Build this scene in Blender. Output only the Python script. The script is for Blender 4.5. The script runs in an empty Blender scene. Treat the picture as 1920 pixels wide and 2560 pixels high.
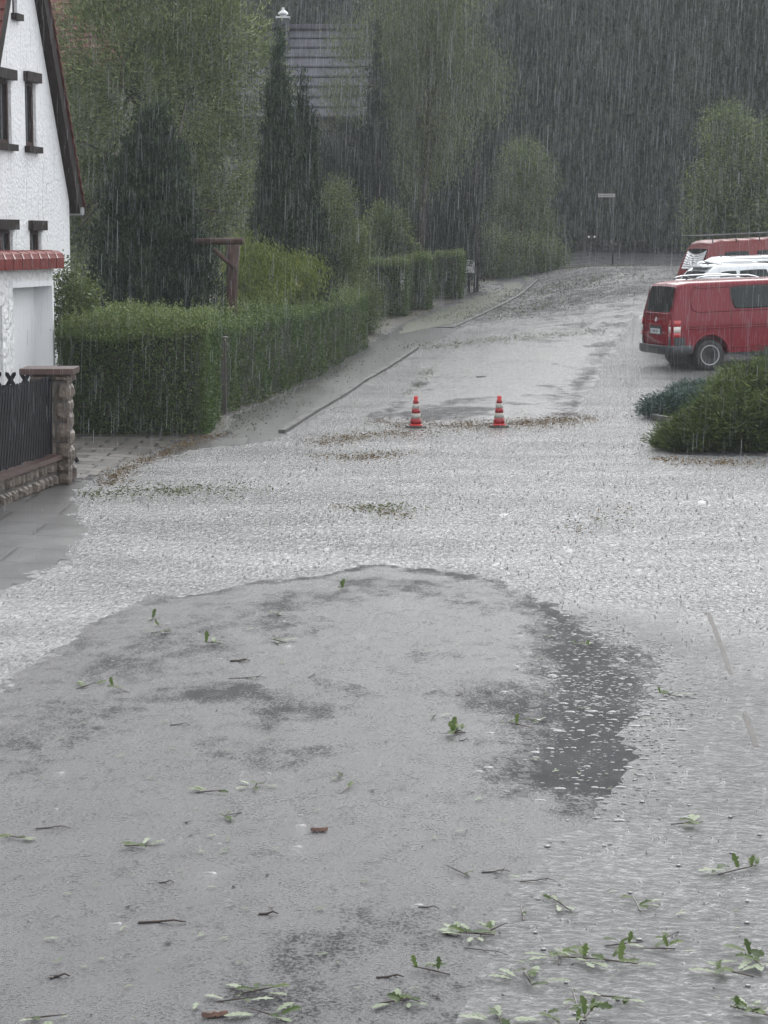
import bpy, bmesh, math, random
import numpy as np
from mathutils import Vector, Matrix
R = math.radians
rng = np.random.default_rng(7)
random.seed(7)
scn = bpy.context.scene
COL = scn.collection

# ------------------------------------------------------------------ camera
FPX, HOR, CH = 5475.0, 600.0, 2.94          # focal length / horizon in photo pixels (1920x2560), eye height
PIT = math.atan((1280 - HOR) / FPX)
cam = bpy.data.cameras.new('camera')
cam.sensor_fit = 'VERTICAL'; cam.sensor_height = 36.0
cam.lens = FPX / 2560 * 36.0
cam.clip_start = 0.1; cam.clip_end = 600
camo = bpy.data.objects.new('camera', cam); COL.objects.link(camo)
camo.location = (0, 0, CH); camo.rotation_euler = (R(90) - PIT, 0, 0)
scn.camera = camo

# ------------------------------------------------------------------ world, sun, exposure
SUN_EL, SUN_ROT = 42.0, 14.0        # bright part of the sky ahead and to the right
w = bpy.data.worlds.new("World"); scn.world = w; w.use_nodes = True
nt = w.node_tree; nt.nodes.clear()
sky = nt.nodes.new('ShaderNodeTexSky'); sky.sky_type = 'NISHITA'; sky.sun_disc = False
sky.sun_elevation = R(SUN_EL); sky.sun_rotation = R(SUN_ROT)
sky.air_density = 1.0; sky.dust_density = 3.0; sky.ozone_density = 1.0
hs = nt.nodes.new('ShaderNodeHueSaturation'); hs.inputs['Saturation'].default_value = 0.08
bg = nt.nodes.new('ShaderNodeBackground'); bg.inputs['Strength'].default_value = 0.15
wo = nt.nodes.new('ShaderNodeOutputWorld')
cl = nt.nodes.new('ShaderNodeMix'); cl.data_type = 'RGBA'; cl.inputs[0].default_value = 0.50      # thin overcast veil over the sky
cl.inputs[7].default_value = (8.6, 8.9, 9.3, 1)
nt.links.new(sky.outputs[0], hs.inputs['Color']); nt.links.new(hs.outputs[0], cl.inputs[6]); nt.links.new(cl.outputs[2], bg.inputs[0]); nt.links.new(bg.outputs[0], wo.inputs[0])
sl = bpy.data.lights.new('sun', 'SUN'); sl.energy = 0.6; sl.angle = R(60); sl.color = (1.0, 0.98, 0.95)
so = bpy.data.objects.new('sun', sl); COL.objects.link(so)
so.rotation_euler = (-R(90 - SUN_EL), 0, -R(SUN_ROT))
scn.view_settings.view_transform = 'Standard'; scn.view_settings.look = 'None'
scn.view_settings.exposure = 0.78; scn.view_settings.gamma = 1.0
scn.view_settings.use_curve_mapping = False
scn.render.engine = 'CYCLES'
cy = scn.cycles
cy.max_bounces = 6; cy.diffuse_bounces = 2; cy.glossy_bounces = 3; cy.transmission_bounces = 4
cy.transparent_max_bounces = 12; cy.volume_bounces = 0
cy.use_denoising = True
cy.sample_clamp_indirect = 4.0

# ------------------------------------------------------------------ terrain function and photo rays
def softramp(t, wd):
    t = np.asarray(t, dtype=float)
    return np.where(t <= 0, 0, np.where(t < wd, t * t / (2 * wd), t - wd / 2))
def sstep(t): t = np.clip(t, 0, 1); return t * t * (3 - 2 * t)
def gz(X, Y):
    X = np.asarray(X, dtype=float); Y = np.asarray(Y, dtype=float)
    a = 0.040 * softramp(Y - 40, 10)
    b = 0.035 * softramp(X - 6.2, 2) * sstep((Y - 36) / 8) * (1 - sstep((Y - 72) / 10))
    c = 0.028 * softramp(Y - 47, 3) * sstep((X - 4) / 4) * (1 - sstep((Y - 72) / 20))
    return a + b + c
def gzf(x, y): return float(gz(x, y))
cp, sp = math.cos(PIT), math.sin(PIT)
def ray(u, v):
    a, b = (u - 960) / FPX, (v - 1280) / FPX
    # camera: right +X, forward (0,cp,-sp), up (0,sp,cp)
    d = np.array([a, cp - b * sp, -sp - b * cp])
    return d / d[1]
def at(u, v, Y):                              # the point at depth Y seen at photo pixel u,v
    d = ray(u, v); return Vector((d[0] * Y, Y, CH + d[2] * Y))
def G(u, v, z=0.0):                           # hit with the flat plane z
    d = ray(u, v); Y = (z - CH) / d[2]; return Vector((d[0] * Y, Y, z))
def hit(u, v):                                # hit with the terrain
    d = ray(u, v); Y = 5.0
    while Y < 300:
        if CH + d[2] * Y < gzf(d[0] * Y, Y): break
        Y += 0.05
    return Vector((d[0] * Y, Y, gzf(d[0] * Y, Y)))
def px_m(Y): return FPX / Y

# ------------------------------------------------------------------ materials
def newmat(name):
    m = bpy.data.materials.new(name); m.use_nodes = True
    n = m.node_tree.nodes; b = n['Principled BSDF']
    return m, m.node_tree, n, b
def pm(name, col, rough=0.5, metal=0.0, coat=0.0, spec=0.5, bump=None, var=0.0, vscale=3.0, emit=None):
    m, t, n, b = newmat(name)
    b.inputs['Base Color'].default_value = (*col, 1); b.inputs['Roughness'].default_value = rough
    b.inputs['Metallic'].default_value = metal; b.inputs['Coat Weight'].default_value = coat
    b.inputs['Specular IOR Level'].default_value = spec
    if var > 0:
        nz = n.new('ShaderNodeTexNoise'); nz.inputs['Scale'].default_value = vscale; nz.inputs['Detail'].default_value = 6
        tc = n.new('ShaderNodeTexCoord'); t.links.new(tc.outputs['Object'], nz.inputs['Vector'])
        mr = n.new('ShaderNodeMapRange'); mr.inputs['From Min'].default_value = .3; mr.inputs['From Max'].default_value = .7
        mr.inputs['To Min'].default_value = 1 - var; mr.inputs['To Max'].default_value = 1 + var
        t.links.new(nz.outputs[0], mr.inputs['Value'])
        vm = n.new('ShaderNodeVectorMath'); vm.operation = 'SCALE'; vm.inputs[0].default_value = col
        t.links.new(mr.outputs[0], vm.inputs['Scale']); t.links.new(vm.outputs[0], b.inputs['Base Color'])
    if bump:
        sc, st, dist = bump
        nz = n.new('ShaderNodeTexNoise'); nz.inputs['Scale'].default_value = sc; nz.inputs['Detail'].default_value = 5
        tc = n.new('ShaderNodeTexCoord'); t.links.new(tc.outputs['Object'], nz.inputs['Vector'])
        bp = n.new('ShaderNodeBump'); bp.inputs['Strength'].default_value = st; bp.inputs['Distance'].default_value = dist
        t.links.new(nz.outputs[0], bp.inputs['Height']); t.links.new(bp.outputs[0], b.inputs['Normal'])
    if emit:
        b.inputs['Emission Color'].default_value = (*emit[0], 1); b.inputs['Emission Strength'].default_value = emit[1]
    return m

def leafmat(name, cols, rough=0.4, transl=0.25, spec=0.22):
    rough = min(.6, rough + .15)
    """leaf colour picked per leaf from the face attribute 'tint'"""
    m, t, n, b = newmat(name)
    at_ = n.new('ShaderNodeAttribute'); at_.attribute_name = 'tint'
    cr = n.new('ShaderNodeValToRGB'); e = cr.color_ramp.elements
    while len(e) < len(cols): e.new(0.5)
    for i, c in enumerate(cols):
        e[i].position = i / (len(cols) - 1); e[i].color = (*c, 1)
    t.links.new(at_.outputs['Fac'], cr.inputs[0]); t.links.new(cr.outputs[0], b.inputs['Base Color'])
    b.inputs['Roughness'].default_value = rough; b.inputs['Specular IOR Level'].default_value = spec
    tr = n.new('ShaderNodeBsdfTranslucent'); t.links.new(cr.outputs[0], tr.inputs[0])
    mx = n.new('ShaderNodeMixShader'); mx.inputs[0].default_value = transl
    t.links.new(b.outputs[0], mx.inputs[1]); t.links.new(tr.outputs[0], mx.inputs[2])
    t.links.new(mx.outputs[0], n['Material Output'].inputs[0])
    return m

def math_(t, op, a, b_=None, clamp=False):
    nd = t.nodes.new('ShaderNodeMath'); nd.operation = op; nd.use_clamp = clamp
    for i, v in enumerate((a, b_)):
        if v is None: continue
        if isinstance(v, (int, float)): nd.inputs[i].default_value = v
        else: t.links.new(v, nd.inputs[i])
    return nd.outputs[0]
def noise_(t, vec, scale, detail=4, rough=0.5, mapping=None, dist=0.0):
    nz = t.nodes.new('ShaderNodeTexNoise'); nz.inputs['Scale'].default_value = scale
    nz.inputs['Detail'].default_value = detail; nz.inputs['Roughness'].default_value = rough
    nz.inputs['Distortion'].default_value = dist
    if mapping:
        mp = t.nodes.new('ShaderNodeMapping'); mp.inputs['Scale'].default_value = mapping
        t.links.new(vec, mp.inputs[0]); vec = mp.outputs[0]
    t.links.new(vec, nz.inputs['Vector']); return nz.outputs[0]
def mrange(t, v, a, b_, c, d, smooth=False):
    mr = t.nodes.new('ShaderNodeMapRange'); t.links.new(v, mr.inputs['Value'])
    if smooth: mr.interpolation_type = 'SMOOTHSTEP'
    for k, x in zip(('From Min', 'From Max', 'To Min', 'To Max'), (a, b_, c, d)): mr.inputs[k].default_value = x
    return mr.outputs[0]

def mat_asphalt():
    m, t, n, b = newmat('wet_asphalt')
    tc = n.new('ShaderNodeTexCoord').outputs['Object']
    at_ = n.new('ShaderNodeAttribute'); at_.attribute_name = 'dullness'; sm = at_.outputs['Fac']
    big = noise_(t, tc, 0.35, 5, 0.6, (1.0, 0.6, 1)); mid = noise_(t, tc, 2.2, 4, .6); fine = noise_(t, tc, 140, 2, .6)
    cr = n.new('ShaderNodeValToRGB'); cr.color_ramp.elements[0].color = (0.030, 0.030, 0.033, 1); cr.color_ramp.elements[1].color = (0.085, 0.084, 0.088, 1)
    f = math_(t, 'ADD', math_(t, 'MULTIPLY', fine, 0.6), math_(t, 'MULTIPLY', mid, 0.4))
    t.links.new(mrange(t, f, .3, .7, 0, 1), cr.inputs[0]); t.links.new(cr.outputs[0], b.inputs['Base Color'])
    patch = mrange(t, big, .50, .64, 0, 1, True)          # broad patches of duller, rougher surface
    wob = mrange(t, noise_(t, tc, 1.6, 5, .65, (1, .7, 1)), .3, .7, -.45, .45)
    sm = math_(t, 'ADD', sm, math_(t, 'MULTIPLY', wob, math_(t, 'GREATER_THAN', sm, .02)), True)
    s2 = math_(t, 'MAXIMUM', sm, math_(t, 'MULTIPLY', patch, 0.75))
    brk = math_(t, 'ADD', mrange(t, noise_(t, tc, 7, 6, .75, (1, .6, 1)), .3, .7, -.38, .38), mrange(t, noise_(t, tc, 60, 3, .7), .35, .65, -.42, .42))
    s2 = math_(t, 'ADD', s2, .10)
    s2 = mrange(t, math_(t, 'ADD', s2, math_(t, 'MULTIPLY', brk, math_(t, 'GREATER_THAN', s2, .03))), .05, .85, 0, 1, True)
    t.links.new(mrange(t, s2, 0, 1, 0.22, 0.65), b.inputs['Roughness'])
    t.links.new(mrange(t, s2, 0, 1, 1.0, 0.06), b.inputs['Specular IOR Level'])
    b.inputs['Coat Weight'].default_value = 0.0
    grain = noise_(t, tc, 60, 4, .8); ripple = noise_(t, tc, 9, 3, .6, (1, .8, 1))
    h = math_(t, 'ADD', math_(t, 'MULTIPLY', grain, 0.9), math_(t, 'MULTIPLY', ripple, 0.5))
    bp = n.new('ShaderNodeBump'); bp.inputs['Distance'].default_value = 0.02
    t.links.new(mrange(t, s2, 0, 1, 0.60, 0.9), bp.inputs['Strength'])
    t.links.new(h, bp.inputs['Height']); t.links.new(bp.outputs[0], b.inputs['Normal'])
    return m

def mat_flood():
    m, t, n, b = newmat('flood_water')
    tc = n.new('ShaderNodeTexCoord').outputs['Object']
    at_ = n.new('ShaderNodeAttribute'); at_.attribute_name = 'chop'; chop = at_.outputs['Fac']
    silt = noise_(t, tc, 0.6, 5, .6, (.6, 1.3, 1))
    cr = n.new('ShaderNodeValToRGB'); cr.color_ramp.elements[0].color = (0.18, 0.18, 0.183, 1); cr.color_ramp.elements[1].color = (0.30, 0.30, 0.303, 1)
    t.links.new(mrange(t, silt, .35, .65, 0, 1), cr.inputs[0])
    vm = n.new('ShaderNodeVectorMath'); vm.operation = 'SCALE'; t.links.new(cr.outputs[0], vm.inputs[0])
    t.links.new(mrange(t, chop, .2, .9, .45, 1), vm.inputs['Scale']); t.links.new(vm.outputs[0], b.inputs['Base Color'])
    b.inputs['Roughness'].default_value = 0.12; b.inputs['IOR'].default_value = 1.33
    b.inputs['Specular IOR Level'].default_value = 1.0
    fine = noise_(t, tc, 27, 4, .65, (1.0, .30, 1), .8)
    bp = n.new('ShaderNodeBump'); bp.inputs['Distance'].default_value = 0.034
    t.links.new(mrange(t, chop, 0, 1, 0.85, 1.0), bp.inputs['Strength'])
    flow = noise_(t, tc, 15, 5, .65, (1.0, 1.1, 1), 2.2)
    fine = math_(t, 'ADD', math_(t, 'MULTIPLY', fine, mrange(t, chop, .15, .6, .12, 1)), math_(t, 'MULTIPLY', flow, mrange(t, chop, .15, .6, .55, 0)))
    t.links.new(fine, bp.inputs['Height']); t.links.new(bp.outputs[0], b.inputs['Normal'])
    return m

def mat_paving(name, c0, c1, sx, sy, rough=.35):
    m, t, n, b = newmat(name)
    tc = n.new('ShaderNodeTexCoord').outputs['Object']
    br = n.new('ShaderNodeTexBrick'); br.inputs['Scale'].default_value = 1.0
    br.inputs['Brick Width'].default_value = sx; br.inputs['Row Height'].default_value = sy
    br.inputs['Mortar Size'].default_value = .022
    br.inputs['Color1'].default_value = (*c0, 1); br.inputs['Color2'].default_value = (*c1, 1); br.inputs['Mortar'].default_value = (.02, .02, .018, 1)
    t.links.new(tc, br.inputs['Vector'])
    t.links.new(br.outputs['Color'], b.inputs['Base Color']); b.inputs['Roughness'].default_value = rough
    h = math_(t, 'ADD', math_(t, 'MULTIPLY', br.outputs['Fac'], -1.0), math_(t, 'MULTIPLY', noise_(t, tc, 60, 3, .6), .8))
    bp = n.new('ShaderNodeBump'); bp.inputs['Strength'].default_value = .4; bp.inputs['Distance'].default_value = .01
    t.links.new(h, bp.inputs['Height']); t.links.new(bp.outputs[0], b.inputs['Normal'])
    return m

def mat_stucco(name, col, scale, strength, dist):
    m, t, n, b = newmat(name)
    tc = n.new('ShaderNodeTexCoord').outputs['Object']
    a = noise_(t, tc, scale, 4, .55, (1, 1, .8), 1.2)
    v = n.new('ShaderNodeTexVoronoi'); v.inputs['Scale'].default_value = scale * 1.3; v.feature = 'SMOOTH_F1'; t.links.new(tc, v.inputs['Vector'])
    h = math_(t, 'ADD', a, math_(t, 'MULTIPLY', v.outputs['Distance'], -.5))
    bp = n.new('ShaderNodeBump'); bp.inputs['Strength'].default_value = strength; bp.inputs['Distance'].default_value = dist
    t.links.new(h, bp.inputs['Height']); t.links.new(bp.outputs[0], b.inputs['Normal'])
    d = noise_(t, tc, .8, 5, .6, (2, 2, .5))
    vm = n.new('ShaderNodeVectorMath'); vm.operation = 'SCALE'; vm.inputs[0].default_value = col
    t.links.new(mrange(t, d, .3, .75, 1.0, .88), vm.inputs['Scale']); t.links.new(vm.outputs[0], b.inputs['Base Color'])
    b.inputs['Roughness'].default_value = .55
    return m

M = {}
M['asphalt'] = mat_asphalt(); M['water'] = mat_flood(); M['asphalt_edge'] = pm('sett_stone', (.040, .040, .042), .5, spec=.15, var=.4, vscale=8, bump=(50, .5, .01))
M['pave'] = mat_paving('wet_paving_slabs', (.085, .084, .086), (.055, .056, .058), 1.0, .9, .28)
M['brick_pave'] = mat_paving('clay_paver', (.17, .155, .145), (.085, .08, .075), .50, .36, .3)
M['red_pave'] = mat_paving('red_clay_paver', (.10, .065, .058), (.075, .055, .052), .2, .1, .5)
M['soil'] = pm('wet_soil', (.045, .040, .030), .6, var=.5, vscale=6, bump=(25, .6, .03))
M['verge'] = pm('grassy_verge', (.045, .055, .028), .6, var=.5, vscale=9, bump=(30, .8, .04))
M['kerb'] = pm('kerb_concrete', (.085, .083, .078), .55, spec=.25, var=.4, vscale=5, bump=(60, .3, .01))
M['stucco'] = mat_stucco('white_house_stucco', (.82, .82, .83), 14, .75, .035)
M['rough_stucco'] = mat_stucco('rough_trowelled_plaster', (.82, .82, .82), 8, 1.0, .09)
M['white_smooth'] = pm('white_smooth_plaster', (.78, .79, .80), .5, bump=(40, .1, .004))
M['dark_wood'] = pm('dark_brown_wood', (.020, .014, .012), .6, spec=.15, var=.4, vscale=8, bump=(30, .3, .01))
M['frame_brown'] = pm('brown_window_frame', (.040, .020, .017), .5, spec=.2, var=.2)
M['pane'] = pm('window_pane', (.035, .038, .040), .06, spec=.8)
M['red_tile'] = pm('red_clay_tile', (.11, .034, .028), .6, spec=.2, var=.35, vscale=5, bump=(40, .2, .01))
M['glazed'] = pm('glazed_red_coping', (.17, .030, .024), .25, coat=.2, var=.25, vscale=7)
M['gutter'] = pm('zinc_gutter', (.45, .46, .47), .35, metal=.6)
M['slate'] = pm('grey_roof_slate', (.085, .085, .10), .85, spec=.12, var=.25, vscale=2.5, bump=(14, .4, .02))
M['black_wood'] = pm('black_stained_picket', (.010, .010, .013), .5, spec=.15, var=.4, vscale=12, bump=(30, .4, .008))
M['stone'] = pm('sandstone_block', (.105, .082, .064), .45, var=.55, vscale=5, bump=(18, .8, .04))
M['mortar'] = pm('old_mortar', (.050, .042, .036), .6, var=.3, vscale=8, bump=(40, .6, .02))
M['red_stone'] = pm('red_brown_capping', (.065, .037, .033), .4, spec=.3, var=.3, vscale=5, bump=(30, .3, .01))
M['bark'] = pm('wet_bark', (.040, .032, .025), .5, var=.5, vscale=9, bump=(20, .8, .03))
M['bark_pale'] = pm('grey_birch_bark', (.10, .10, .09), .5, var=.5, vscale=7, bump=(20, .6, .02))
M['core'] = pm('shaded_twigs', (.016, .018, .010), .8, bump=(14, 1, .08), var=.5, vscale=9)
M['post_wood'] = pm('weathered_brown_beam', (.055, .032, .026), .6, spec=.2, var=.4, vscale=10, bump=(35, .4, .01))
M['van_red'] = pm('van_red_paint', (.165, .001, .010), .25, coat=.25, spec=.3)
M['old_red'] = pm('old_van_red_paint', (.17, .015, .015), .4, coat=.1)
M['car_white'] = pm('white_car_paint', (.74, .77, .79), .2, coat=.8)
M['car_silver'] = pm('silver_car_paint', (.42, .44, .47), .25, metal=.5, coat=.6)
M['car_grey'] = pm('grey_car_paint', (.16, .17, .18), .22, metal=.4, coat=.8)
M['chrome'] = pm('chrome_trim', (.75, .76, .77), .15, metal=1)
M['glass'] = pm('dark_car_glass', (.008, .009, .010), .08, spec=.25)
M['glass_tint'] = pm('tinted_car_glass', (.018, .024, .024), .12, spec=.25)
M['plastic'] = pm('black_plastic_bumper', (.030, .033, .036), .35)
M['tyre'] = pm('tyre_rubber', (.014, .014, .015), .55, bump=(60, .2, .005))
M['rim'] = pm('steel_rim', (.36, .36, .36), .35, metal=.1)
M['rim_dark'] = pm('rim_recess', (.02, .02, .02), .5)
M['lamp_red'] = pm('tail_lamp_red', (.40, .010, .012), .12, coat=1)
M['lamp_white'] = pm('tail_lamp_white', (.60, .56, .52), .15, coat=1)
M['plate'] = pm('plate_white', (.62, .63, .64), .3)
M['ink'] = pm('black_lettering', (.02, .02, .02), .5)
M['foil'] = pm('silver_foil_screen', (.75, .76, .78), .28, metal=.9, bump=(9, 1, .12))
M['cone_red'] = pm('cone_fluorescent_red', (.50, .018, .014), .35, spec=.5)
M['cone_band'] = pm('cone_white_band', (.36, .35, .31), .4, var=.12, vscale=30)
M['cone_dark'] = pm('cone_red_reflective', (.26, .008, .012), .3)
M['rubber'] = pm('cone_black_base', (.02, .02, .022), .5)
M['mailbox'] = pm('grey_mailbox_metal', (.52, .53, .52), .4)
M['metal'] = pm('galvanised_pole', (.07, .072, .075), .4, metal=.5)
M['sign'] = pm('white_sign_face', (.34, .33, .32), .4)
M['refl'] = pm('white_reflector', (.9, .9, .88), .2)
M['rain'] = pm('rain_water', (.30, .31, .33), .4, spec=.3)
M['foam'] = pm('splash_droplets', (.10, .10, .10), .08, spec=.8)
M['twig'] = pm('wet_brown_twig', (.035, .022, .016), .4, var=.4, vscale=30)
M['barkchip'] = pm('orange_bark', (.085, .038, .022), .5, var=.5, vscale=30, bump=(80, .5, .004))
M['concrete'] = pm('grey_concrete_post', (.12, .115, .105), .5, var=.3, bump=(40, .3, .01))
G1 = (.020, .032, .012); G2 = (.045, .070, .022); G3 = (.085, .120, .035); G4 = (.14, .17, .055)
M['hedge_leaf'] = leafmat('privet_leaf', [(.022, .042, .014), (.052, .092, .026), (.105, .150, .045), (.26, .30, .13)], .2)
M['thuja_leaf'] = leafmat('thuja_spray', [(.012, .022, .015), (.024, .040, .025), (.042, .066, .038), (.075, .110, .060)], .45, .12)
M['willow_leaf'] = leafmat('willow_leaf', [(.050, .075, .030), (.11, .150, .060), (.19, .235, .095), (.34, .38, .19)], .3, .3)
M['birch_leaf'] = leafmat('birch_leaf', [(.050, .064, .036), (.095, .115, .058), (.15, .175, .085), (.24, .27, .14)], .4, .4)
M['dark_leaf'] = leafmat('dark_conifer_needle', [(.016, .022, .018), (.024, .034, .024), (.036, .046, .030), (.05, .062, .04)], .5, .1)
M['mid_leaf'] = leafmat('shrub_leaf', [(.035, .055, .022), (.080, .115, .042), (.14, .18, .065), (.24, .27, .11)], .35, .3)
M['yellow_leaf'] = leafmat('yellow_green_leaf', [(.06, .09, .020), (.12, .16, .035), (.19, .23, .05), (.28, .30, .08)], .35, .35)
M['forest_leaf'] = leafmat('forest_leaf', [(.014, .024, .014), (.024, .038, .020), (.036, .054, .026), (.055, .075, .036)], .5, .2)
M['blue_juniper'] = leafmat('blue_juniper_needle', [(.022, .042, .034), (.040, .070, .056), (.060, .10, .080), (.10, .145, .115)], .45, .1)
M['green_juniper'] = leafmat('green_juniper_needle', [(.022, .034, .012), (.050, .075, .020), (.095, .130, .034), (.17, .20, .06)], .45, .15)
M['litter'] = leafmat('litter_leaf', [(.05, .035, .018), (.10, .065, .030), (.16, .105, .05), (.09, .10, .04)], .4, .1)
M['green_litter'] = leafmat('green_litter_leaf', [(.045, .045, .026), (.060, .070, .034), (.080, .095, .045), (.11, .13, .06)], .45, .1)
M['oak_leaf'] = leafmat('torn_oak_leaf', [(.035, .060, .018), (.060, .095, .028), (.095, .14, .04), (.14, .18, .06)], .25, .4)
M['pale_leaf'] = leafmat('pale_underside_wet_sheen', [(.13, .17, .09), (.21, .25, .16), (.30, .34, .24), (.42, .45, .36)], .35, .2)  # pale undersides, whitened further by wet sheen put into the colour

# ------------------------------------------------------------------ object helpers
def tag(o, label=None, cat=None, group=None, kind=None):
    if label: o['label'] = label
    if cat: o['category'] = cat
    if group: o['group'] = group
    if kind: o['kind'] = kind
    return o
def empty(name, loc=(0, 0, 0), rz=0.0, label=None, cat=None, group=None):
    o = bpy.data.objects.new(name, None); COL.objects.link(o)
    o.location = loc; o.rotation_euler = (0, 0, rz); o.empty_display_size = .2
    return tag(o, label, cat, group)
def link(name, me, mat=None, parent=None):
    if mat is not None:
        for mm in (mat if isinstance(mat, (list, tuple)) else [mat]): me.materials.append(mm)
    o = bpy.data.objects.new(name, me); COL.objects.link(o); o.parent = parent
    return o
def build(name, verts, faces, mat, parent=None, smooth=False, attr=None, mats=None):
    """numpy arrays in: verts (n,3); faces (m,k)"""
    verts = np.asarray(verts, dtype=np.float32); faces = np.asarray(faces, dtype=np.int32)
    me = bpy.data.meshes.new(name); k = faces.shape[1]; nf = len(faces)
    me.vertices.add(len(verts)); me.vertices.foreach_set('co', verts.ravel())
    me.loops.add(nf * k); me.loops.foreach_set('vertex_index', faces.ravel())
    me.polygons.add(nf); me.polygons.foreach_set('loop_start', np.arange(0, nf * k, k, dtype=np.int32))
    me.polygons.foreach_set('use_smooth', np.full(nf, smooth))
    if mats is not None: me.polygons.foreach_set('material_index', np.asarray(mats, dtype=np.int32))
    me.update(calc_edges=True)
    for an, (dom, vals) in (attr or {}).items():
        a = me.attributes.new(an, 'FLOAT', dom); a.data.foreach_set('value', np.asarray(vals, dtype=np.float32))
    me.validate()
    return link(name, me, mat, parent)
def frombm(name, bm, mat, parent=None, smooth=False, bevel=0.0):
    if bevel: bmesh.ops.bevel(bm, geom=[e for e in bm.edges], offset=bevel, segments=2, affect='EDGES', profile=.6)
    bmesh.ops.recalc_face_normals(bm, faces=bm.faces)
    me = bpy.data.meshes.new(name); bm.to_mesh(me); bm.free()
    if smooth: me.polygons.foreach_set('use_smooth', [True] * len(me.polygons))
    return link(name, me, mat, parent)
def box(bm, lo, hi, mi=0, rot=None, bev=0):
    lo = Vector(lo); hi = Vector(hi); c = (lo + hi) / 2; s = hi - lo
    mat = Matrix.Translation(c) @ (rot.to_4x4() if rot else Matrix.Identity(4)) @ Matrix.Diagonal((*s, 1))
    g = bmesh.ops.create_cube(bm, size=1, matrix=mat)
    fs = {f for v in g['verts'] for f in v.link_faces}
    for f in fs: f.material_index = mi
    if bev:
        es = {e for f in fs for e in f.edges}
        bmesh.ops.bevel(bm, geom=list(es), offset=bev, segments=2, affect='EDGES', profile=.6)
    return g
def tube(bm, pts, radii, seg=8, cap=True, mi=0):
    pts = [Vector(p) for p in pts]; rings = []
    if isinstance(radii, (int, float)): radii = [radii] * len(pts)
    for i, p in enumerate(pts):
        d = (pts[min(i + 1, len(pts) - 1)] - pts[max(i - 1, 0)]).normalized()
        a = d.orthogonal().normalized() if i == 0 else (ref - d * ref.dot(d)).normalized()
        ref = a; b = d.cross(a)
        rings.append([bm.verts.new(p + (a * math.cos(2 * math.pi * k / seg) + b * math.sin(2 * math.pi * k / seg)) * radii[i]) for k in range(seg)])
    for r0, r1 in zip(rings, rings[1:]):
        for k in range(seg):
            f = bm.faces.new((r0[k], r0[(k + 1) % seg], r1[(k + 1) % seg], r1[k])); f.material_index = mi
    if cap:
        bm.faces.new(list(reversed(rings[0]))).material_index = mi; bm.faces.new(rings[-1]).material_index = mi
def lathe(bm, prof, seg=24, mi=0, axis='Z', org=(0, 0, 0)):
    rings = []
    for r, h in prof:
        ring = []
        for k in range(seg):
            a = 2 * math.pi * k / seg; c, s = math.cos(a) * r, math.sin(a) * r
            p = (c, s, h) if axis == 'Z' else (c, h, s)
            ring.append(bm.verts.new(Vector(org) + Vector(p)))
        rings.append(ring)
    for r0, r1 in zip(rings, rings[1:]):
        for k in range(seg):
            f = bm.faces.new((r0[k], r0[(k + 1) % seg], r1[(k + 1) % seg], r1[k])); f.material_index = mi
    for r_ in (rings[0], rings[-1]):
        f = bm.faces.new(r_); f.material_index = mi
def children(o): return [c for c in bpy.data.objects if c.parent == o]
def copy_tree(o, kids, parent=None):
    c = o.copy(); COL.objects.link(c); c.parent = parent
    for ch in kids.get(o.name, []): copy_tree(ch, kids, c)
    return c
def kidmap(root):
    mp, stack = {}, [root]
    while stack:
        o = stack.pop(); ks = children(o); mp[o.name] = ks; stack += ks
    return mp
def textmesh(s, size):
    cu = bpy.data.curves.new('lettering', 'FONT'); cu.body = s; cu.size = size; cu.extrude = .002
    cu.align_x = 'CENTER'; cu.align_y = 'CENTER'
    o = bpy.data.objects.new('lettering', cu); COL.objects.link(o)
    bpy.context.view_layer.update()
    me = bpy.data.meshes.new_from_object(o.evaluated_get(bpy.context.evaluated_depsgraph_get()))
    bpy.data.objects.remove(o); me.materials.clear(); return me

# ---- leaves
def unit(v): return v / np.maximum(np.linalg.norm(v, axis=-1, keepdims=True), 1e-9)
def leaf_arrays(P, D, L, W, tint=None, fold=0.0):
    n = len(P); S = unit(np.cross(D, unit(rng.normal(size=(n, 3))))); L = np.broadcast_to(L, n)[:, None]; W = np.broadcast_to(W, n)[:, None]
    V = np.empty((n, 4, 3))
    V[:, 0] = P - D * L / 2; V[:, 2] = P + D * L / 2
    V[:, 1] = P + S * W / 2 - D * L * .05; V[:, 3] = P - S * W / 2 - D * L * .05
    F = np.arange(n * 4).reshape(n, 4)
    if tint is None: tint = np.clip(rng.normal(.45, .22, n), 0, 1)
    return V.reshape(-1, 3), F, np.broadcast_to(tint, n)
def leaves(name, P, D, L, W, mat, parent=None, tint=None):
    V, F, T = leaf_arrays(P, D, L, W, tint)
    return build(name, V, F, mat, parent, attr={'tint': ('FACE', T)})
def vnoise(P, f, seed=0):
    """cheap smooth pseudo noise, about -1..1"""
    r = np.random.default_rng(seed); o = np.zeros(len(P))
    for k in range(5):
        d = unit(r.normal(size=3)) * f * (1 + .45 * k); o += np.sin(P @ d + r.uniform(0, 6.28)) / (1 + .35 * k)
    return o / 2.6
def trunk(bmx, p0, p1, r0, r1, wob=.15, n=6):
    p0 = Vector(p0); p1 = Vector(p1); pts = []
    for i in range(n + 1):
        s = i / n; p = p0.lerp(p1, s); j = wob * math.sin(s * math.pi)
        pts.append(p + Vector((random.uniform(-j, j), random.uniform(-j, j), 0)))
    tube(bmx, pts, [r0 + (r1 - r0) * i / n for i in range(n + 1)], 8)
    return pts

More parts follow.
